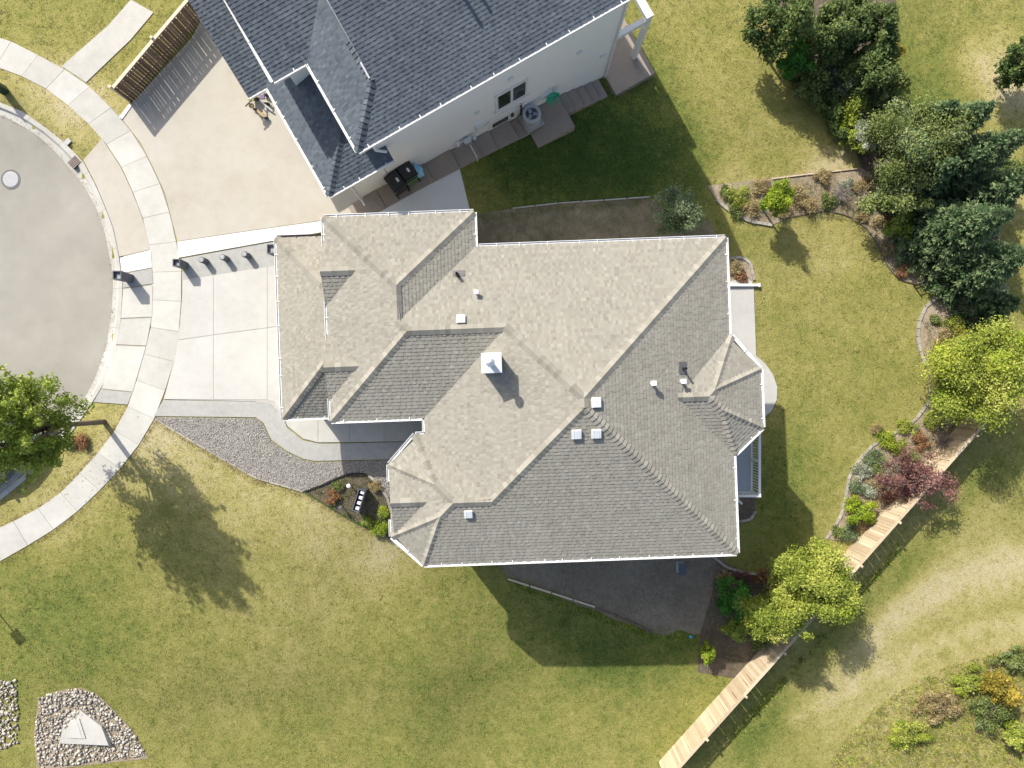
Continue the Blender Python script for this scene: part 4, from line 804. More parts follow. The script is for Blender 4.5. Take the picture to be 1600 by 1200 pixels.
edging('short curved edging below the deck', [(1150, 815), (1172, 812), (1181, 798)], 5, .1)
edging('black plastic edging between gravel and front bed', [(475, 768), (505, 757), (530, 745), (545, 740), (560, 739), (573, 740)], 9, .05, .12, MAT['black'])
edging('pale stone edging of the front bed beside the gravel', [(576, 742), (592, 756), (606, 778), (611, 800)], 6, .1)
edging('thin pale timber edging along the shaded lawn north of the house', [(800, 326), (870, 318), (945, 313), (1015, 308)], 6, .04, .09, MAT['white_conc'])
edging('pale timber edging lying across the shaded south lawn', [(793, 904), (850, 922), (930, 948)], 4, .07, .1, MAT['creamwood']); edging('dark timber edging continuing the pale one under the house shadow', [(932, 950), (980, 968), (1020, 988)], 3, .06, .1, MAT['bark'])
edging('thin straw-coloured timber edging of the sunny neighbour lawn', [(1205, 280), (1260, 273), (1340, 264)], 5, .05, .1, MAT['fencewood'])
edging('green edging strip between lawn and front bed', [(477, 769), (545, 811), (611, 841)], 8, .04, .07, MAT['leaf_dark']); edging('grey edging strip between lawn and gravel', [(243, 654), (290, 683), (400, 747), (474, 768)], 14, .05, .07)
# ------------------------------------------------------------------ planters, posts, lights, covers
def planter(px, py, h, wtop, wbot, label):
    z = terr(*at(px, py, 3)[:2]); c = at(px, py, z + h); c.z = terr(c.x, c.y) + .03; t = thing('planter', label, 'planter', c); mb = MB(); up = Vector((0, 0, 1))
    q = lambda r, zz: [c + Vector((sx * r, sy * r, zz)) for sx, sy in ((-1, -1), (1, -1), (1, 1), (-1, 1))]
    B, T, I, J = q(wbot / 2, 0), q(wtop / 2, h), q(wtop / 2 - .035, h), q(wtop / 2 - .045, h - .12)
    for i in range(4):
        k = (i + 1) % 4; mb.face([B[i], B[k], T[k], T[i]]); mb.face([T[i], T[k], I[k], I[i]]); mb.face([I[i], I[k], J[k], J[i]])
    mb.build('planter_body', MAT['slate'], t); MB().face(J).build('planter_soil', MAT['soil'], t)
planter(183.5, 430, .95, .34, .29, 'tall slate-grey square planter at the kerb'); planter(276, 410.5, .75, .29, .25, 'slate-grey square planter at the sidewalk edge of the bollard strip'); planter(424.5, 389, .7, .36, .32, 'slate-grey square planter against the garage corner')
for k, (px, py) in enumerate(((315, 406), (348, 402), (382.5, 397.5))):
    c = at(px, py, 3.3); c.z = terr(c.x, c.y) + .03; t = thing('stone_bollard', ('round grey bollard nearest the street planter', 'round grey bollard, middle of the three', 'round grey bollard nearest the garage planter')[k], 'bollard', c, 'bollards along the driveway verge')
    MB().lathe(c, [(.12, 0), (.125, .05), (.115, .36), (.125, .38), (.125, .43), (.10, .45)], 14).build('bollard_post', MAT['slate'], t); MB().lathe(c + Vector((0, 0, .45)), [(.095, 0), (.09, .02), (.02, .03)], 14).build('bollard_cap', MAT['soil'], t)
# trough in the front bed
c = at(559.5, 783, 3.25); c.z = terr(c.x, c.y) + .02; ax = Vector((.30, .954, 0)).normalized(); ay = Vector((-ax.y, ax.x, 0)); t = thing('planter_trough', 'long dark trough with pale pots inside, standing in the front bed', 'planter', c)
hL, hW, hh = .46, .15, .55
for sx, sy, sz in ((0, 1, 0), (0, -1, 0), (1, 0, 0), (-1, 0, 0)):
    MB().box(c + ax * sx * (hL - .02) + ay * sy * (hW - .02) + Vector((0, 0, hh / 2)), (.03 if sx else hL * 2, .03 if sy else hW * 2 - .06, hh), ax, ay).build('trough_side', MAT['slate'], t)
MB().box(c + Vector((0, 0, .2)), (hL * 2 - .06, hW * 2 - .06, .3), ax, ay).build('trough_bottom', MAT['black'], t)
for k in range(4):
    p = c + ax * (-.33 + .22 * k) - ay * .02 + Vector((0, 0, .35)); MB().box(p + Vector((0, 0, .06)), (.13, .17, .12), ax, ay).build('pot', MAT['ventw'], t, bevel=.015)
for k, (px, py) in enumerate(((548, 757), (535.5, 791))):
    c = gnd(px, py); t = thing('garden_light', ('small solar garden light on the gravel side of the trough', 'small solar garden light on the lawn side of the trough')[k], 'light', c, 'solar lights in the front bed')
    MB().tube([c, c + Vector((0, 0, .3))], .018, 8).build('stake', MAT['black'], t); MB().lathe(c + Vector((0, 0, .28)), [(.05, 0), (.06, .1), (.085, .1), (.085, .125), (.03, .15)], 12).build('light_head', MAT['ventw'] if k == 0 else MAT['slate'], t)
c = gnd(14, 279); c.z -= .11; t = thing('manhole_cover', 'round pale grey manhole cover in the asphalt', 'manhole', c); MB().lathe(c, [(.40, 0), (.40, .008)], 28).build('collar', MAT['slateflash'], t); MAT['iron'] = M('worn_iron', [(.2, (.34, .34, .35)), (.8, (.47, .47, .475))], ((8, .5), (60, .5)), .6); MB().lathe(c, [(.315, 0), (.315, .018), (.30, .022)], 28).build('cover', MAT['iron'], t)
mb = MB()
for k in range(-3, 4):
    hl = math.sqrt(.28 ** 2 - (k * .08) ** 2); mb.bar(c + Vector((-hl, k * .08, .024)), c + Vector((hl, k * .08, .024)), .02, .006)
mb.build('cover_ribs', MAT['iron'], t)
c = gnd(117, 254); c.z += .03; ax = (gnd(124, 247) - gnd(110, 260)); ax.z = 0; ax = Vector((.72, .69, 0)); ay = Vector((-.69, .72, 0)); t = thing('storm_drain', 'rusty storm drain grate set in the kerb', 'drain', c)
MAT['rust'] = flat('rusty_iron', (.30, .24, .21), .8, var=.25); MB().box(c + Vector((0, 0, -.02)), (.42, .38, .05), ax, ay).build('drain_frame', MAT['black'], t)
for k in range(6): MB().box(c + ay * (-.15 + k * .06) + Vector((0, 0, .012)), (.42, .032, .02), ax, ay).build('grate_bar', MAT['rust'], t)
c = gnd(107, 222); t = thing('storm_drain', 'small grey valve cover in the verge above the drain grate', 'drain', c); MB().box(c + Vector((0, 0, .05)), (.24, .2, .03), ax, ay).build('valve_cover', MAT['iron'], t, bevel=.005)
c = gnd(128, 1122); t = thing('drain_inlet', 'pale concrete drain inlet with a lid among the cobbles', 'drain', c)
W6 = [gnd(*p) for p in ((95, 1160), (100, 1128), (112, 1112), (126, 1109), (140, 1118), (162, 1132), (175, 1160))]; MB().prism([p[:2] for p in W6], c.z - .4, c.z + .08).build('inlet_apron', MAT['concrete'], t, recalc=True)
W4 = [gnd(*p) for p in ((108, 1150), (112, 1126), (126, 1121), (138, 1150))]; MB().prism([p[:2] for p in W4], c.z + .08, c.z + .12).build('inlet_lid', MAT['concrete'], t, recalc=True)
W4 = [gnd(*p) for p in ((112, 1150), (114.5, 1130), (124, 1127), (133, 1150))]; MB().prism([p[:2] for p in W4], c.z + .12, c.z + .13).build('lid_panel', MAT['white_conc'], t, recalc=True)
c = gnd(1061, 884); t = thing('utility_box', 'small grey utility box on the soil strip south of the house', 'utility box', c); MB().box(c + Vector((0, 0, .3)), (.3, .45, .6)).build('cabinet', MAT['acgrey'], t, bevel=.015); MB().box(c + Vector((0, 0, .615)), (.33, .48, .025)).build('cabinet_lid', MAT['slate'], t)
c = gnd(1079, 994); t = thing('toy_ball', 'small turquoise ball on the shaded lawn', 'ball', c); MAT['turq'] = flat('turquoise', (.05, .42, .62), .4); lump('ball', c + Vector((0, 0, .07)), (.08, .08, .08), MAT['turq'], t, 1, amp=.02)
# street sign beyond the frame edge whose shadow crosses the lawn, and the bollard box at the top left
c = gnd(-42, 908); t = thing('street_sign', 'street sign post on the lawn by the sidewalk', 'sign', c); MB().tube([c, c + Vector((0, 0, 2.5))], .035, 8).build('sign_post', MAT['galv'], t); MB().box(c + Vector((0, 0, 2.35)), (.40, .03, .5), Vector((.8, .6, 0))).build('sign_plate', MAT['galv'], t)
c = gnd(8, 142); t = thing('utility_pedestal', 'dark green utility pedestal on the verge of the street', 'utility box', c); MAT['dkgreen'] = flat('dark_green_metal', (.02, .05, .03), .5); MB().box(c + Vector((0, 0, .45)), (.3, .3, .9), Vector((.8, .6, 0))).build('pedestal_body', MAT['dkgreen'], t, bevel=.03); MB().box(c + Vector((0, 0, .92)), (.34, .34, .06), Vector((.8, .6, 0))).build('pedestal_cap', MAT['dkgreen'], t, bevel=.02)
# ------------------------------------------------------------------ parked car under the street tree
def car(c, ang, label):
    t = thing('parked_car', label, 'car', c); ca, sa = math.cos(ang), math.sin(ang); ax = Vector((ca, sa, 0)); ay = Vector((-sa, ca, 0)); P = lambda x, y, z: c + ax * x + ay * y + Vector((0, 0, z))
    paint = M('silver_paint', [(.2, (.60, .62, .64)), (.8, (.66, .68, .70))], ((2, .4),), .25, coat=.8, spec=.5); gl_ = MAT['glass']
    prof = [(-2.2, .30, .55, .70), (-2.1, .28, .78, .82), (-1.4, .25, .92, .88), (-.6, .25, .95, .9), (.6, .25, .94, .9), (1.3, .25, .86, .88), (1.95, .27, .74, .80), (2.2, .32, .55, .62)]
    def loft(rows, mat, name):
        mb = MB()
        for r0, r1 in zip(rows, rows[1:]):
            for k in range(len(r0)): mb.face([r0[k], r0[(k + 1) % len(r0)], r1[(k + 1) % len(r1)], r1[k]])
        mb.face(rows[0]); mb.face(rows[-1]); return mb.build(name, mat, t, recalc=True)
    loft([[P(x, -w, z0), P(x, -w * 1.02, (z0 + z1) / 2), P(x, -w * .93, z1), P(x, w * .93, z1), P(x, w * 1.02, (z0 + z1) / 2), P(x, w, z0)] for x, z0, z1, w in prof], paint, 'body')
    roof = [(-1.75, .86, .90, .72, .74), (-1.15, .86, 1.38, .58, .76), (-.3, .86, 1.46, .60, .78), (.35, .86, 1.42, .58, .78), (1.2, .84, .90, .70, .74)]
    loft([[P(x, -wb, z0), P(x, -wt, z1), P(x, wt, z1), P(x, wb, z0)] for x, z0, z1, wt, wb in roof], gl_, 'greenhouse')
    loft([[P(x, -wt, z1 - .02), P(x, -wt * .97, z1 + .025), P(x, wt * .97, z1 + .025), P(x, wt, z1 - .02)] for x, z0, z1, wt, wb in roof[1:4]], paint, 'roof')
    for x in (-1.35, 1.35):
        for s in (-1, 1):
            o = MB().tube([P(x, s * .72, .32), P(x, s * .91, .32)], .32, 18).build('wheel', MAT['black'], t); MB().tube([P(x, s * .9, .32), P(x, s * .93, .32)], .19, 12).build('rim', MAT['galv'], o)
    for s in (-1, 1): MB().box(P(2.12, s * .5, .62), (.1, .3, .12), ax, ay).build('headlight', MAT['ventw'], t); MB().box(P(-2.16, s * .5, .66), (.08, .28, .12), ax, ay).build('tail_light', MAT['redlamp'], t); MB().box(P(.75, s * .98, .95), (.12, .18, .12), ax, ay).build('mirror', paint, t, bevel=.02)
MAT['redlamp'] = flat('tail_lamp', (.3, .02, .02), .3)
c = gnd(2, 704); c.z -= .11; car(c, math.atan2(-.69, -.73), 'silver car parked at the kerb under the street tree')
# ------------------------------------------------------------------ trees and shrubs
def leaf_mesh(name, clumps, n, size, mat, parent, upb=.55, seed=1, spread=1.0):
    """clumps: list of (centre, radii, tint); leaf-sized bent quads spread through the clumps"""
    g = np.random.default_rng(seed); C = np.array([c for c, r, t in clumps], float); RR = np.array([r for c, r, t in clumps], float); TT = np.array([t for c, r, t in clumps])
    wgt = (RR[:, 0] * RR[:, 1] + RR[:, 0] * RR[:, 2]); k = g.choice(len(clumps), n, p=wgt / wgt.sum())
    d = g.normal(size=(n, 3)); d /= np.linalg.norm(d, axis=1)[:, None]; rad = g.random(n) ** .42 * (1 + .22 * g.normal(size=n) * spread)
    P = C[k] + d * RR[k] * rad[:, None]
    nr = d * .55 + np.array([0, 0, upb]) + g.normal(size=(n, 3)) * .5; nr /= np.linalg.norm(nr, axis=1)[:, None]
    a = np.cross(nr, g.normal(size=(n, 3))); a /= np.linalg.norm(a, axis=1)[:, None] + 1e-9; b = np.cross(nr, a)
    L = size * g.uniform(.45, 1.6, n)[:, None]; Wd = L * g.uniform(.42, .65, n)[:, None]
    V = np.stack([P - a * L * .5, P + b * Wd * .5 + nr * L * .08, P + a * L * .5, P - b * Wd * .5 + nr * L * .08], 1).reshape(-1, 3)
    Q = np.arange(4 * n).reshape(n, 4)
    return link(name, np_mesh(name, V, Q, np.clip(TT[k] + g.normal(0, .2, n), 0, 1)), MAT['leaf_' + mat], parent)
def branches(base, top, tips, r, seed, parent, name='trunk', mat='bark', bend=.25):
    g = random.Random(seed); mb = MB(); base, top = Vector(base), Vector(top); mid = base.lerp(top, .5) + Vector((g.uniform(-.1, .1), g.uniform(-.1, .1), 0)); mb.tube([base, mid, top], [r, r * .8, r * .5], 8)
    for tp in tips:
        tp = Vector(tp); s = base.lerp(top, g.uniform(.45, .98)); md = s.lerp(tp, .5) + Vector((g.uniform(-bend, bend), g.uniform(-bend, bend), g.uniform(0, bend))); mb.tube([s, md, tp], [r * .38, r * .24, r * .06], 5)
    mb.build(name, MAT[mat], parent)
def tree(name, label, cat, px, py, hc, rad, mat, n, size, trunk=.08, nc=22, group=None, seed=1, crown='crown', base=None, sub=.34, stretch=1.0, mats2=None, zero=None):
    """crown centre appears at (px,py), hc metres above the ground there"""
    g = random.Random(seed * 13 + 5); z = 1.0
    for _ in range(6): p = at(px, py, z); z = terr(p.x, p.y) + hc
    gz = terr(p.x, p.y); c = Vector((p.x, p.y, gz + hc)); bx = Vector((p.x + (base[0] if base else 0), p.y + (base[1] if base else 0), 0)); bx.z = terr(bx.x, bx.y)
    t = thing(name, label, cat, bx, group); cl = []
    for i in range(nc):
        d = Vector((g.gauss(0, 1), g.gauss(0, 1), g.gauss(0, 1))).normalized(); k = g.uniform(.35, .95); rr = g.uniform(.6, 1.4) * sub
        cc = c + Vector((d.x * rad[0] * k, d.y * rad[1] * k, d.z * rad[2] * k)); cc.z = max(cc.z, gz + .12)
        cl.append((tuple(cc), (rad[0] * rr, rad[1] * rr, rad[2] * rr * stretch), min(1, max(0, .5 + g.gauss(0, .16) + .1 * d.z))))
    cl.append((tuple(c), (rad[0] * .5, rad[1] * .5, rad[2] * .5), .35))
    leaf_mesh(crown, cl, n, size, mat, t, seed=seed)
    if mats2: leaf_mesh('leaf_sprays', [q for i, q in enumerate(cl) if i % 5 == 0], int(n * .16), size, mats2, t, seed=seed + 50)
    branches(bx - Vector((0, 0, .1)), Vector((c.x, c.y, c.z + rad[2] * .2)), [q[0] for q in cl[:-1]], trunk, seed, t)
    return t
def spruce(name, label, px, py, h, r, mat='blue', n=5200, seed=1, group=None):
    """apex appears at (px,py)"""
    z = 1.0
    for _ in range(6): p = at(px, py, z); z = terr(p.x, p.y) + h
    gz = terr(p.x, p.y); b = Vector((p.x, p.y, gz)); t = thing(name, label, 'tree', b, group); g = np.random.default_rng(seed); tips = []; P = []; D = []; T = []; nb_ = int(34 * h / 1.0)
    for i in range(nb_):
        f = (i + .5) / nb_; f = f ** 1.25; zz = gz + .25 + f * (h - .3); L = r * (1 - f) ** .85 * g.uniform(.75, 1.15) + .06; an = i * 2.399 + g.uniform(-.3, .3); dx = np.array([math.cos(an), math.sin(an), -.12 + .35 * f]); tip = np.array([b.x, b.y, zz]) + dx * L; tips.append(tuple(tip))
        m_ = max(6, int(n * L / (r * nb_ * .5))); s = g.random(m_) ** .6; side = np.array([-math.sin(an), math.cos(an), 0]); lat = g.normal(0, 1, m_) * (.10 + .16 * (1 - s)) * min(1, L)
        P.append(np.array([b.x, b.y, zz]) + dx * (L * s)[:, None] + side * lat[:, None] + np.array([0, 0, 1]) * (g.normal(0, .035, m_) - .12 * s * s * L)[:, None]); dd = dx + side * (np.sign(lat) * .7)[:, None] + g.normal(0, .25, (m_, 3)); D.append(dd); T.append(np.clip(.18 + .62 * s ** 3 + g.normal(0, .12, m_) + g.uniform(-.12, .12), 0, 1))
    P, D, T = np.concatenate(P), np.concatenate(D), np.concatenate(T); D /= np.linalg.norm(D, axis=1)[:, None]; N_ = len(P)
    up = np.array([0, 0, 1.]) + g.normal(0, .35, (N_, 3)); sd = np.cross(D, up); sd /= np.linalg.norm(sd, axis=1)[:, None]; L = g.uniform(.09, .17, N_)[:, None]; wd = g.uniform(.022, .04, N_)[:, None]
    V = np.stack([P - D * L * .4, P + sd * wd, P + D * L * .6, P - sd * wd], 1).reshape(-1, 3)
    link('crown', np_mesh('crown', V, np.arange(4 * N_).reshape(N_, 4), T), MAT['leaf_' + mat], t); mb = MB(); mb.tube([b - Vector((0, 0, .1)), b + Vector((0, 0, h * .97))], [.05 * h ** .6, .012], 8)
    mb.build('trunk', MAT['bark'], t)
    mb = MB()
    for i, q in enumerate(tips):
        f = ((i + .5) / nb_) ** 1.25; mb.tube([(b.x, b.y, gz + .25 + f * (h - .3)), q], [.018, .004], 4, cap=False)
    mb.build('limbs', MAT['bark'], t)
# street tree: upright shoots
def street_tree():
    z = 6.4; p = at(66, 648, z); gz = terr(p.x, p.y); b = gnd(163, 659); b.z -= .05; t = thing('street_tree', 'leafy green street tree on the verge, casting a big shadow on the lawn', 'tree', b); g = random.Random(4); cl = []; tips = []
    for i in range(34):
        an = i * 2.399; k = math.sqrt((i + .6) / 34); r = 1.4 * k; top = 7.5 - 2.5 * k ** 2 + g.uniform(-.5, .4); q0 = Vector((b.x - .3 + r * .95 * math.cos(an), b.y + .15 + r * 1.12 * math.sin(an), gz + top)); hgt = g.uniform(.9, 1.7); tips.append(tuple(q0))
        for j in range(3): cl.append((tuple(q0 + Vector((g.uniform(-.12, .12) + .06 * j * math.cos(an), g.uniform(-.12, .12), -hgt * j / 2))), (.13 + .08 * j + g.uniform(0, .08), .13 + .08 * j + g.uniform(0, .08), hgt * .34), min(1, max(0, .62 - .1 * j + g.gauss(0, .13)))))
    for i in range(16):
        an = g.uniform(0, 6.28); r = 1.5 * math.sqrt(g.random()); cl.append(((b.x - .3 + r * .9 * math.cos(an), b.y + r * math.sin(an), gz + g.uniform(2.3, 4.2)), (.3, .3, .3), .4))
    for i in range(22):
        an = i * 2 * math.pi / 22 + g.uniform(-.12, .12); r1 = g.uniform(1.7, 2.25); zz = g.uniform(3.6, 5.6)
        for j in range(6):
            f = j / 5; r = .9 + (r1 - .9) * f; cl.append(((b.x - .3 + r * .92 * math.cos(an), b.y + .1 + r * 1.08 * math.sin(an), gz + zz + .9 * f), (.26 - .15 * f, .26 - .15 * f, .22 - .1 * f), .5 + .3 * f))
        tips.append(cl[-1][0])
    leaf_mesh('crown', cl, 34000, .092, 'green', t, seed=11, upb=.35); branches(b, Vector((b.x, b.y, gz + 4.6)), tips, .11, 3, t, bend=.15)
street_tree()
TREES = [
 ('sage_shrub', 'round sage-green shrub tree in the shade between the houses', 'tree', 1061, 334, 1.5, (1.12, 1.02, 1.05), 'sage', 14000, .07, .06, 40),
 ('lime_shrub', 'bright lime round shrub tree in the corner bed', 'tree', 1216, 312, 1.75, (.62, .78, .85), 'lime', 9000, .07, .05, 26),
 ('olive_tree', 'broad olive-green tree beside the spruces', 'tree', 1442, 218, 2.9, (2.1, 1.75, 1.6), 'olive', 25000, .09, .1, 60),
 ('olive_tree', 'smaller olive-green tree below the bare grey bush', 'tree', 1402, 300, 2.0, (1.5, 1.1, 1.2), 'olive', 12000, .10, .07, 20),
 ('silver_shrub', 'pale silver-leaved shrub at the chain-link fence end', 'shrub', 1362, 214, 1.5, (.62, .72, .7), 'silver', 3600, .09, .05, 14),
 ('green_shrub', 'rounded green shrub in the mulch by the iron panel', 'shrub', 1409, 356, .95, (.72, .62, .6), 'green', 4200, .10, .05, 16),
 ('yellow_tree', 'large yellow-green tree over the east bed', 'tree', 1538, 592, 2.7, (2.15, 2.1, 1.9), 'yellow', 52000, .085, .1, 64),
 ('yellow_tree', 'yellow-green tree leaning over the wooden fence', 'tree', 1280, 912, 2.7, (1.95, 1.6, 1.7), 'yellow', 38000, .085, .1, 50),
 ('yellow_tree', 'lower yellow-green tree joined to the one over the wooden fence', 'tree', 1218, 965, 3.0, (1.45, 1.05, 1.3), 'yellow', 20000, .08, .08, 34),
 ('wine_shrub', 'wine-red leaved shrub against the wooden fence', 'shrub', 1432, 752, 1.35, (1.65, 1.4, 1.0), 'wine', 9000, .08, .06, 60),
 ('green_shrub', 'dark green bush in the house shadow beside the leaning yellow tree', 'shrub', 1150, 935, 1.0, (.85, .9, .8), 'bright', 5200, .10, .05, 18),
 ('green_shrub', 'dark green bush behind the lower yellow tree', 'shrub', 1148, 985, .8, (.9, .55, .6), 'green', 3600, .10, .05, 14),
 ('lime_shrub', 'small bright lime bush at the lawn corner of the shaded bed', 'shrub', 1107, 1022, .7, (.4, .62, .55), 'lime', 2600, .09, .04, 12),
 ('green_shrub', 'green bush sprawling beside the lower yellow tree at the fence', 'shrub', 1188, 1003, .7, (.6, .5, .5), 'olive', 2400, .09, .04, 12),
 ('yellow_shrub', 'yellow-green mounded shrub beside the wine-red one', 'shrub', 1350, 802, .55, (.85, .55, .5), 'lime', 3600, .085, .04, 16),
 ('gold_bush', 'golden-yellow bush in the rough grass beyond the lane', 'shrub', 1572, 1078, .9, (1.05, .95, .8), 'gold', 5200, .10, .05, 20),
 ('gold_bush', 'second golden bush beyond the lane, lower and greener', 'shrub', 1592, 1150, .7, (.8, .7, .6), 'yellow', 3600, .10, .05, 14),
 ('dark_tree', 'dark tree at the edge of the far field', 'tree', 1605, 92, 2.0, (.95, 1.1, 1.2), 'dark', 6500, .12, .08, 20),
 ('hedge_bush', 'dark hedge bush with fresh green shoots over the lawn edge', 'shrub', 1243, 92, 1.5, (.75, .75, .8), 'bright', 4600, .11, .05, 16),
 ('hedge_bush', 'tall dark hedge tree shading the lawn edge, first in the row', 'tree', 1222, 32, 2.4, (1.3, 1.2, 1.5), 'dark', 9000, .12, .07, 24),
 ('hedge_bush', 'dark hedge tree between the fresh green bush and the field', 'tree', 1300, 52, 2.2, (1.3, 1.1, 1.4), 'dark', 9000, .12, .07, 24),
 ('hedge_bush', 'dark hedge tree at the field side of the chain-link fence', 'tree', 1358, 108, 1.7, (1.15, 1.1, 1.1), 'dark', 8000, .11, .07, 24),
 ('hedge_bush', 'mid-green hedge bush bulging into the far field', 'shrub', 1384, 140, 1.0, (.8, .85, .75), 'olive', 4200, .10, .05, 16),
 ('hedge_bush', 'tall hedge tree with yellowing tips by the far field', 'tree', 1385, 62, 1.9, (.9, .95, 1.1), 'dark', 6500, .11, .06, 18),
 ('hedge_bush', 'rusty-leaved bush squeezed in the chain-link hedge', 'shrub', 1298, 108, .9, (.42, .42, .42), 'rust', 1500, .09, .04, 10),
 ('hedge_bush', 'pale yellow-green bush growing along the chain-link fence', 'shrub', 1332, 166, 1.0, (0.68, 1.15, 0.81), 'yellow', 4480, .09, .04, 14),
 ('hedge_bush', 'low dark ivy-like bush under the chain-link fence', 'shrub', 1305, 172, .5, (0.61, 1.01, 0.54), 'dark', 3520, .09, .04, 12),
 ('hedge_bush', 'dark hedge bush behind the rusty-leaved one', 'shrub', 1322, 90, 1.3, (.9, .9, .9), 'dark', 5200, .11, .05, 18),
 ('hedge_bush', 'deep green hedge tree overhanging the hedge bed, last before the field', 'tree', 1345, 28, 2.2, (1.2, 1.0, 1.2), 'dark', 7500, .12, .06, 20),
 ('hedge_bush', 'olive hedge bush between two dark hedge trees', 'shrub', 1272, 70, 1.5, (.8, .8, .8), 'olive', 4600, .10, .05, 16),
 ('hedge_bush', 'low green bush shading the field edge of the hedge', 'shrub', 1372, 165, .7, (.75, .65, .55), 'dark', 3600, .10, .05, 14),
 ('hedge_bush', 'low dark bush at the lawn foot of the hedge', 'shrub', 1280, 135, .5, (.5, .6, .4), 'dark', 2400, .09, .04, 12),
 ('hedge_bush', 'yellow-tipped bush at the field corner of the hedge', 'shrub', 1396, 78, 1.0, (.5, .6, .6), 'gold', 1700, .10, .04, 12),
 ('shade_bush', 'dark leafy bush filling the shade between spruce and gate path', 'shrub', 1478, 372, .9, (.9, .8, .8), 'dark', 5200, .10, .05, 18),
 ('shade_bush', 'dark leafy bush under the overhanging spruce by the path', 'shrub', 1548, 402, .8, (1.0, .8, .7), 'dark', 5200, .10, .05, 18),
 ('shade_bush', 'olive bush at the sunny outer edge of the spruces', 'shrub', 1568, 268, 1.4, (1.1, 1.1, 1.1), 'olive', 7500, .10, .06, 20),
 ('hedge_bush', 'mid-green bush at the lawn side of the hedge, above the ivy-like bush', 'shrub', 1268, 118, .8, (0.88, 0.88, 0.81), 'olive', 5120, .10, .04, 16),
 ('hedge_bush', 'pale sage bush threaded through the chain-link fence', 'shrub', 1318, 128, .8, (0.81, 0.94, 0.81), 'sage', 4480, .09, .04, 16),
 ('hedge_bush', 'green bush between the pale yellow-green bush and the field', 'shrub', 1352, 170, .8, (.6, .7, .6), 'olive', 3200, .09, .04, 16),
 ('hedge_bush', 'sage bush below the pale yellow-green one', 'shrub', 1345, 198, .7, (.5, .5, .5), 'sage', 2200, .09, .04, 12),
 ('hedge_bush', 'small lime bush hanging over the lawn from the hedge', 'shrub', 1318, 196, .45, (.4, .4, .35), 'lime', 1300, .08, .03, 10),
 ('hedge_bush', 'dark bush along the lawn side of the chain-link fence, below the rusty one', 'shrub', 1284, 152, .6, (.6, .6, .5), 'dark', 3200, .09, .04, 14),
 ('hedge_bush', 'dark bush at the lawn corner near the silver shrub', 'shrub', 1322, 208, .5, (.5, .6, .45), 'dark', 2600, .09, .04, 12),
 ('hedge_bush', 'olive bush at the lawn foot of the hedge below the fresh green one', 'shrub', 1256, 138, .6, (.6, .5, .5), 'olive', 3200, .085, .04, 16),
 ('hedge_bush', 'sage-tinted bush in the heart of the hedge', 'shrub', 1340, 118, 1.3, (.6, .6, .6), 'sage', 3000, .08, .04, 14),
 ('hedge_bush', 'olive bush in the hedge above the dark field-side tree', 'shrub', 1368, 86, 1.9, (.6, .6, .5), 'olive', 3200, .085, .04, 14),
 ('hedge_bush', 'mixed green bush on the field rim of the hedge', 'shrub', 1400, 118, .8, (.55, .6, .5), 'olive', 2800, .085, .04, 14),
 ('brush', 'olive brush mass between the two golden bushes', 'shrub', 1545, 1115, .5, (1.2, .9, .5), 'olive', 5200, .08, .04, 26),
 ('brush', 'low yellow-green brush on the lane side of the golden bush', 'shrub', 1518, 1066, .35, (1.1, .7, .35), 'yellow', 4200, .075, .03, 24),
 ('brush', 'sprawling olive brush at the meadow rim above the golden bush', 'shrub', 1588, 1030, .35, (1.1, .6, .35), 'olive', 3800, .075, .03, 22),
 ('brush', 'dry straw brush in the middle of the meadow', 'shrub', 1470, 1105, .3, (1.2, .8, .3), 'straw', 3600, .07, .03, 24),
 ('brush', 'yellow-green brush at the open end of the meadow', 'shrub', 1420, 1150, .3, (1.2, .7, .3), 'yellow', 3600, .07, .03, 24),
 ('hedge_bush', 'small dark green bush where the chain-link fence meets the silver shrub', 'shrub', 1338, 222, .7, (0.68, 0.74, 0.68), 'green', 3520, .09, .04, 12)]
for i, a in enumerate(TREES):
    tree(*a[:10], trunk=a[10], nc=a[11], seed=i + 20, mats2={'dark': 'olive', 'olive': 'sage', 'yellow': 'lime', 'bright': 'dark'}.get(a[7]), sub=.25 if a[7] != 'wine' else .2)
SP = [(1497, 158, 4.2, 1.15, 'slender blue spruce standing behind the broad olive tree'), (1556, 160, 5.2, 1.5, 'tall blue spruce in the middle of the spruce group'), (1608, 205, 5.6, 1.5, 'tall blue spruce at the outer side of the group'), (1585, 330, 5.4, 1.7, 'large blue spruce overhanging the grey gate path'), (1530, 330, 4.0, 1.45, 'shaded blue spruce between the path and the olive trees'), (1592, 470, 2.6, 1.0, 'low blue spruce at the end of the grey path'), (1500, 250, 4.2, 1.3, 'blue spruce tucked right beside the broad olive tree'), (1620, 275, 5.0, 1.6, 'full blue spruce behind the sunny olive bush'), (1615, 395, 5.0, 1.6, 'blue spruce reaching over the end of the gate path'), (1545, 235, 4.4, 1.5, 'blue spruce hemmed in by the others, with pale tips')]
for i, (px, py, h, r, lb) in enumerate(SP): spruce('blue_spruce', lb, px, py, h, r, seed=i + 3, n=9000, group='spruces in the corner')
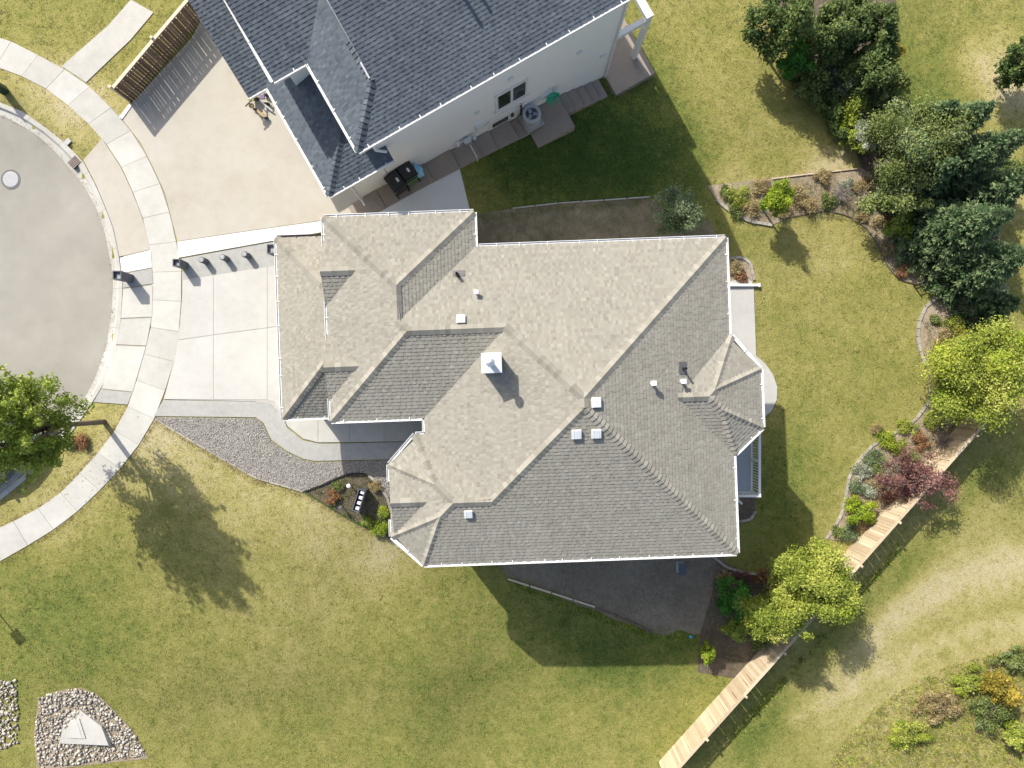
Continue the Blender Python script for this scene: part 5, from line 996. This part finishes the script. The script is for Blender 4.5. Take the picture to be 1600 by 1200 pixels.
# bare grey bushes
def bare_bush(label, px, py, r, n=70, seed=1, mat='twig', h=.8):
    g = random.Random(seed); b = gnd(px, py); t = thing('bare_bush', label, 'shrub', b); mb = MB()
    for i in range(n):
        an = g.uniform(0, 6.28); k = g.uniform(.3, 1); e = b + Vector((math.cos(an) * r * k, math.sin(an) * r * k, h * g.uniform(.5, 1.1) * (1.15 - .5 * k))); md = b.lerp(e, .5) + Vector((g.uniform(-.1, .1), g.uniform(-.1, .1), .12)); mb.tube([b, md, e], [.012, .009, .004], 4, cap=False)
        for j in range(3): e2 = md.lerp(e, g.random()); mb.tube([e2, e2 + Vector((g.uniform(-.2, .2), g.uniform(-.2, .2), g.uniform(0, .2)))], [.006, .003], 3, cap=False)
    mb.build('twigs', MAT[mat], t)
bare_bush('leafless grey bush between the two olive trees', 1392, 275, .9, 130, 2, h=1.9); bare_bush('leafless grey twiggy bush in the dry corner bed', 1310, 305, .5, 60, 3, h=.5); bare_bush('leafless twigs of the wine-red shrub side in the east bed', 1395, 735, .8, 90, 5, h=.9); bare_bush('grey twiggy bush on the dry mulch of the corner bed', 1345, 315, .6, 60, 6, h=.4); bare_bush('brown twiggy bush at the fence under the yellow tree', 1470, 690, .6, 70, 8, h=.7)
# perennials in the beds
PL = """1155,308,.5,yellow|1175,325,.35,straw|1135,300,.3,olive|1190,290,.35,straw|1245,300,.4,straw|1270,290,.45,rust|1295,315,.3,olive|1320,290,.35,silver|1260,318,.4,straw|1150,330,.25,olive|1500,480,.38,sage|1492,505,.42,yellow|1505,528,.4,gold|1478,520,.3,straw|1530,505,.3,yellow|1470,545,.3,rust|1462,500,.22,olive|1485,545,.3,wine|1560,462,.4,silver|1418,668,.35,yellow|1385,690,.4,lime|1400,700,.35,yellow|1365,715,.35,sage|1350,735,.35,silver|1375,735,.4,olive|1340,760,.3,sage|1360,765,.35,silver|1335,785,.3,lime|1312,830,.3,olive|1330,835,.35,sage|1440,690,.35,rust|1455,660,.3,yellow|1380,815,.3,sage|1150,420,.28,straw|1160,432,.25,rust|1348,338,.25,straw|1388,388,.25,straw|1408,425,.25,rust|1425,420,.25,straw|1160,905,.3,wine|1190,900,.3,rust|1130,900,.25,straw|1200,930,.3,olive|595,825,.3,lime|575,815,.22,green|600,800,.2,lime|520,775,.25,rust|530,760,.2,olive|585,760,.2,straw|1465,432,.2,gold|1395,180,.3,rust|1375,190,.25,straw|1410,185,.25,olive|1322,148,.3,lime|1275,135,.3,olive|1250,120,.35,dark|760,360,.25,rust|800,370,.2,olive|835,350,.2,straw|880,350,.22,olive|930,350,.2,sage|970,360,.2,olive|780,345,.2,olive|120,692,.3,rust|105,690,.25,olive|1405,735,.35,straw|1372,752,.3,straw|1392,778,.3,rust|1345,822,.25,straw|1425,715,.3,olive|1370,670,.2,straw|1225,330,.3,straw|1185,335,.25,olive|1205,300,.3,olive|1285,275,.3,straw|1300,270,.3,olive|1350,290,.35,straw|1365,310,.3,rust|1375,345,.3,straw"""
DESC = {'yellow': 'yellow-green', 'straw': 'straw-dry', 'olive': 'olive-green', 'rust': 'rust-brown', 'silver': 'silver-grey', 'sage': 'sage-green', 'gold': 'golden', 'wine': 'wine-red', 'lime': 'lime-green', 'green': 'green', 'dark': 'dark green'}
OWN = {12: 'at the tip of the short iron panel', 49: 'beside the low iron panel corner', 1: 'between the lime shrub tree and the sage tree', 3: 'on the sunny side of the lime shrub tree', 4: 'just right of the lime shrub tree trunk', 8: 'at the edging right of the lime tree shadow', 2: 'at the lawn end of the corner bed', 9: 'inside the bend of the corner edging', 11: 'between path and curved edging', 14: 'beside the short iron panel',
 19: 'at the top of the long edging', 21: 'between the lime mound and the edging bend', 31: 'under the big yellow tree', 22: 'beside the silver plant at the edging bend', 25: 'halfway down the long edging', 29: 'near the tip of the east bed', 32: 'against the fence below the wine shrub', 23: 'touching the long edging', 26: 'between the long edging and the wine shrub', 24: 'behind the silver plant of the east bed', 28: 'at the very tip of the east bed', 69: 'between lime mound and wine shrub',
 5: 'against the straw timber edging', 37: 'at the bottom of the dry corner bed', 35: 'at the top bend of the corner edging', 36: 'below the green shrub in the dry bed', 38: 'beside the low iron panel', 43: 'against the house in the front bed', 45: 'beside the pale edging in the front bed', 50: 'between silver shrub and field', 57: 'against the eave in the north strip', 59: 'in the middle of the north strip', 61: 'beside the sage shrub tree in the north strip', 62: 'at the slab end of the north strip', 20: 'where the long edging bends', 27: 'low on the long edging',
 65: 'among the twigs beside the wine shrub', 66: 'between two silver plants of the east bed', 68: 'below the yellow mound at the fence', 70: 'hugging the outer bend of the long edging', 71: 'under the lime shrub tree', 72: 'under the edging curve of the lime tree', 73: 'left of the lime shrub tree', 74: 'at the foot of the straw timber edging', 75: 'in the middle of the straw timber edging', 76: 'near the leafless grey bush', 77: 'beside the second olive tree', 78: 'above the green shrub by the dry bed', 67: 'under the wine shrub', 30: 'between the wine shrub and the big yellow tree', 6: 'beside the twiggy bush of the dry bed', 54: 'at the start of the chain-link fence', 52: 'at the field edge by the broad olive tree'}
for i, e in enumerate(PL.split('|')):
    a, b, r, c_ = e.split(','); a, b, r = float(a), float(b), float(r)
    zone = ('in the corner bed' if b < 450 and 1100 < a < 1240 else 'in the dry ground by the corner edging' if b < 450 and 1240 <= a < 1460 and b > 270 else 'along the hedge' if b < 270 and a > 1000 else 'near the iron gate' if b < 560 and a > 1440 else 'in the east bed by the stone edging' if a > 1290 else 'in the shaded bed by the leaning tree' if a > 1100 else 'in the front bed' if b > 700 and a > 400 else 'in the strip north of the house' if a > 700 else 'under the street tree')
    if 56 <= i <= 62 or i in (5, 72, 73, 75): continue      # the photograph shows these spots bare
    if i in OWN: zone = OWN[i]
    k = tree('garden_plant', DESC[c_] + ' low plant ' + zone, 'plant', a, b, r * .55, (r * 1.3, r * 1.2, r * .45), c_, int(700 + 3200 * r), .055, .012, 16, DESC[c_] + ' plants ' + zone, i + 100, crown='foliage', sub=.4)
# rough grass: tufts in the meadow, along edges and fence feet
def tufts(name, label, zones, n, hmin, hmax, mat, seed, wide=.02):
    g = np.random.default_rng(seed); Vs = []; T = []; k = 0
    W = [[gnd(*p)[:2] for p in z] for z in zones]; bb = [(min(p[0] for p in z), max(p[0] for p in z), min(p[1] for p in z), max(p[1] for p in z)) for z in W]; ar = np.array([(b[1] - b[0]) * (b[3] - b[2]) for b in bb]); ar /= ar.sum()
    while k < n:
        i = g.choice(len(W), p=ar); b = bb[i]; x, y = g.uniform(b[0], b[1]), g.uniform(b[2], b[3])
        if not inside((x, y), W[i]): continue
        z = terr(x, y); tt = g.random()
        for _ in range(7):
            an = g.uniform(0, 6.28); h = g.uniform(hmin, hmax); ln = g.uniform(.3, 1.1) * h; dx, dy = math.cos(an), math.sin(an); ox, oy = x + g.normal(0, .05), y + g.normal(0, .05)
            Vs.append([(ox - dy * wide / 2, oy + dx * wide / 2, z), (ox + dy * wide / 2, oy - dx * wide / 2, z), (ox + dx * ln, oy + dy * ln, z + h)]); T.append(min(1, max(0, tt + g.normal(0, .15))))
        k += 1
    V = np.array(Vs).reshape(-1, 3); o = link(name, np_mesh(name, V, np.arange(len(V)).reshape(-1, 3), np.array(T)), MAT['leaf_' + mat]); tagit(o, label, 'grass', kind='stuff')
MEADOW = [[(1290, 1200), (1340, 1130), (1400, 1080), (1470, 1045), (1550, 1020), (1640, 1005), (1640, 1200)]]
tufts('rough_grass', 'rough green and yellow meadow grass beyond the lane', MEADOW, 700, .03, .12, 'olive', 2, .03); tufts('meadow_weeds', 'yellow-green weeds scattered through the meadow', MEADOW, 2300, .02, .11, 'yellow', 12, .03); tufts('dry_grass', 'dry straw grass tufts among the meadow', MEADOW, 2600, .02, .08, 'straw', 3, .03)
tufts('bed_weeds', 'weedy green ground cover in the front bed', [FBED], 700, .03, .09, 'olive', 4, .03); tufts('fence_weeds', 'grass tufts along the foot of the wooden fence', [[(1090, 1134), (1380, 815), (1390, 822), (1105, 1140)], [(1140, 1150), (1405, 850), (1412, 858), (1150, 1160)]], 400, .05, .2, 'green', 5, .03)
tufts('bed_litter', 'dry stems and leaf litter in the back beds', [[(1120, 300), (1400, 275), (1440, 430), (1390, 420), (1330, 345), (1180, 340)], [(1330, 740), (1480, 640), (1500, 680), (1390, 820), (1310, 830)], [(1440, 500), (1530, 490), (1500, 620), (1450, 590)]], 4200, .02, .09, 'straw', 6, .022)

# short grass blades over every open piece of lawn
def pip(x, y, poly):
    c = np.zeros(len(x), bool); n = len(poly); j = n - 1
    for i in range(n):
        (xi, yi), (xj, yj) = poly[i], poly[j]
        if yi != yj: c ^= ((yi > y) != (yj > y)) & (x < (xj - xi) * (y - yi) / (yj - yi) + xi)
        j = i
    return c
def lawn_blades(n):
    g = np.random.default_rng(77); x = g.uniform(-23, 23, n); y = g.uniform(-17.5, 17.5, n); keep = np.ones(n, bool)
    hp = [[tuple(HU.p(*q)[:2]) for q in OUTL], [tuple(HU.p(*q)[:2]) for q in GO], [tuple(NB.p(*q)[:2]) for q in UP], KERBW]
    for P in PATCHES + hp: keep &= ~pip(x, y, P)
    cl = np.array([mnoise.noise(Vector((a * 1.1, b * 1.1, 3))) + .6 * mnoise.noise(Vector((a * 4, b * 4, 8))) for a, b in zip(x, y)]); keep &= g.random(n) < .55 + .55 * cl
    x, y, cl = x[keep], y[keep], cl[keep]; z = np.array([terr(a, b) for a, b in zip(x, y)]); dry = np.array([.44 + (dry_shade_w[:, 3] * np.exp(-((dry_shade_w[:, 0] - a) ** 2 + (dry_shade_w[:, 1] - b) ** 2) / (2 * dry_shade_w[:, 2] ** 2))).sum() for a, b in zip(x, y)])  # blades take the same dryness and painted shade tone as the ground
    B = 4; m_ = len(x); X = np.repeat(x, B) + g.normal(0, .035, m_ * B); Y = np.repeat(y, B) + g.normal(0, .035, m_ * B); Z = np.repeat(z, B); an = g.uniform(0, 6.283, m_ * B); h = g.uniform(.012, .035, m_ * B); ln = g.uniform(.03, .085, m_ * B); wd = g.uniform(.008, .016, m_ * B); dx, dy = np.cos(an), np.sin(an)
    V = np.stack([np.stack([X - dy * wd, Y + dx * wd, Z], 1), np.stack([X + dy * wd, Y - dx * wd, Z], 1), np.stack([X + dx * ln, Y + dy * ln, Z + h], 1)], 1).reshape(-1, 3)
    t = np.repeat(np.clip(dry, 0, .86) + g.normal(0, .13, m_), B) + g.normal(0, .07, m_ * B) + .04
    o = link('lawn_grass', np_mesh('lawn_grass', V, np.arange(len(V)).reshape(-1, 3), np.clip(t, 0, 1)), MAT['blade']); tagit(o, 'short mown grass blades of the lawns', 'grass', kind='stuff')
lawn_blades(150000)
tufts('bed_greenery', 'low green ground cover between the plants of the back beds', [[(1120, 300), (1400, 275), (1440, 430), (1390, 420), (1330, 345), (1180, 340)], [(1330, 740), (1480, 640), (1500, 680), (1390, 820), (1310, 830)], [(1440, 500), (1530, 490), (1500, 620), (1450, 590)], [(1230, 60), (1290, 60), (1345, 230), (1320, 220)], [(1110, 900), (1200, 910), (1220, 1000), (1150, 1050), (1100, 1000)]], 1600, .03, .12, 'sage', 16, .03)

# fallen leaves: in the street gutter and on the lawns under the trees
def litter(name, label, spots, n, size, mat, seed):
    """spots: (photo x, y, spread m, height above ground)"""
    g = np.random.default_rng(seed); Vs = []; T = []
    W = [(gnd(a, b), r, h) for a, b, r, h in spots]
    for i in range(n):
        p, r, h = W[g.integers(len(W))]; x, y = p.x + g.normal(0, r), p.y + g.normal(0, r); z = terr(x, y) + h + g.uniform(.004, .012); an = g.uniform(0, 6.28); L = size * g.uniform(.6, 1.3); c, d = math.cos(an) * L, math.sin(an) * L
        Vs += [(x - c, y - d, z), (x + d * .5, y - c * .5, z + .01), (x + c, y + d, z), (x - d * .5, y + c * .5, z + .012)]; T.append(g.random())
    o = link(name, np_mesh(name, np.array(Vs), np.arange(4 * n).reshape(n, 4), np.array(T)), MAT['leaf_' + mat]); tagit(o, label, 'leaves', kind='stuff')
litter('gutter_leaves', 'brown leaf litter gathered along the street gutter', [(a + 1.5, b, .07, -.1) for a, b in resample(ROAD[2:20], 120)], 420, .022, 'rust', 31)
litter('lawn_leaves', 'yellow and tan leaves dropped on the lawns', [(1470, 640, 1.5, .02), (1250, 860, 1.6, .02), (1300, 1020, 1.6, .02), (300, 800, 2.5, .02), (1240, 360, 1.0, .02), (1400, 480, 2, .02), (1200, 180, 2.5, .02), (520, 950, 4, .02), (120, 740, .8, .02)], 700, .03, 'straw', 32)

tufts('strip_edge_grass', 'grass creeping over the rim of the soil strip south of the house', [[(795, 898), (930, 946), (1015, 980), (1090, 984), (1085, 1000), (1010, 1000), (925, 964), (790, 914)], [(740, 338), (870, 322), (1015, 311), (1015, 318), (870, 330), (742, 348)]], 900, .02, .08, 'green', 41, .025)
tufts('path_edge_grass', 'grass blades overhanging the sidewalk and bed edges', [[p for p in SWOUT[17:25]] + [(p[0] + 5, p[1] + 4) for p in SWOUT[17:25]][::-1], [p for p in SWIN[15:22]] + [(p[0] - 4, p[1] - 3) for p in SWIN[15:22]][::-1], [(243, 655), (400, 748), (474, 770), (611, 843), (608, 849), (470, 776), (395, 754), (240, 661)]], 900, .015, .05, 'straw', 42, .02)
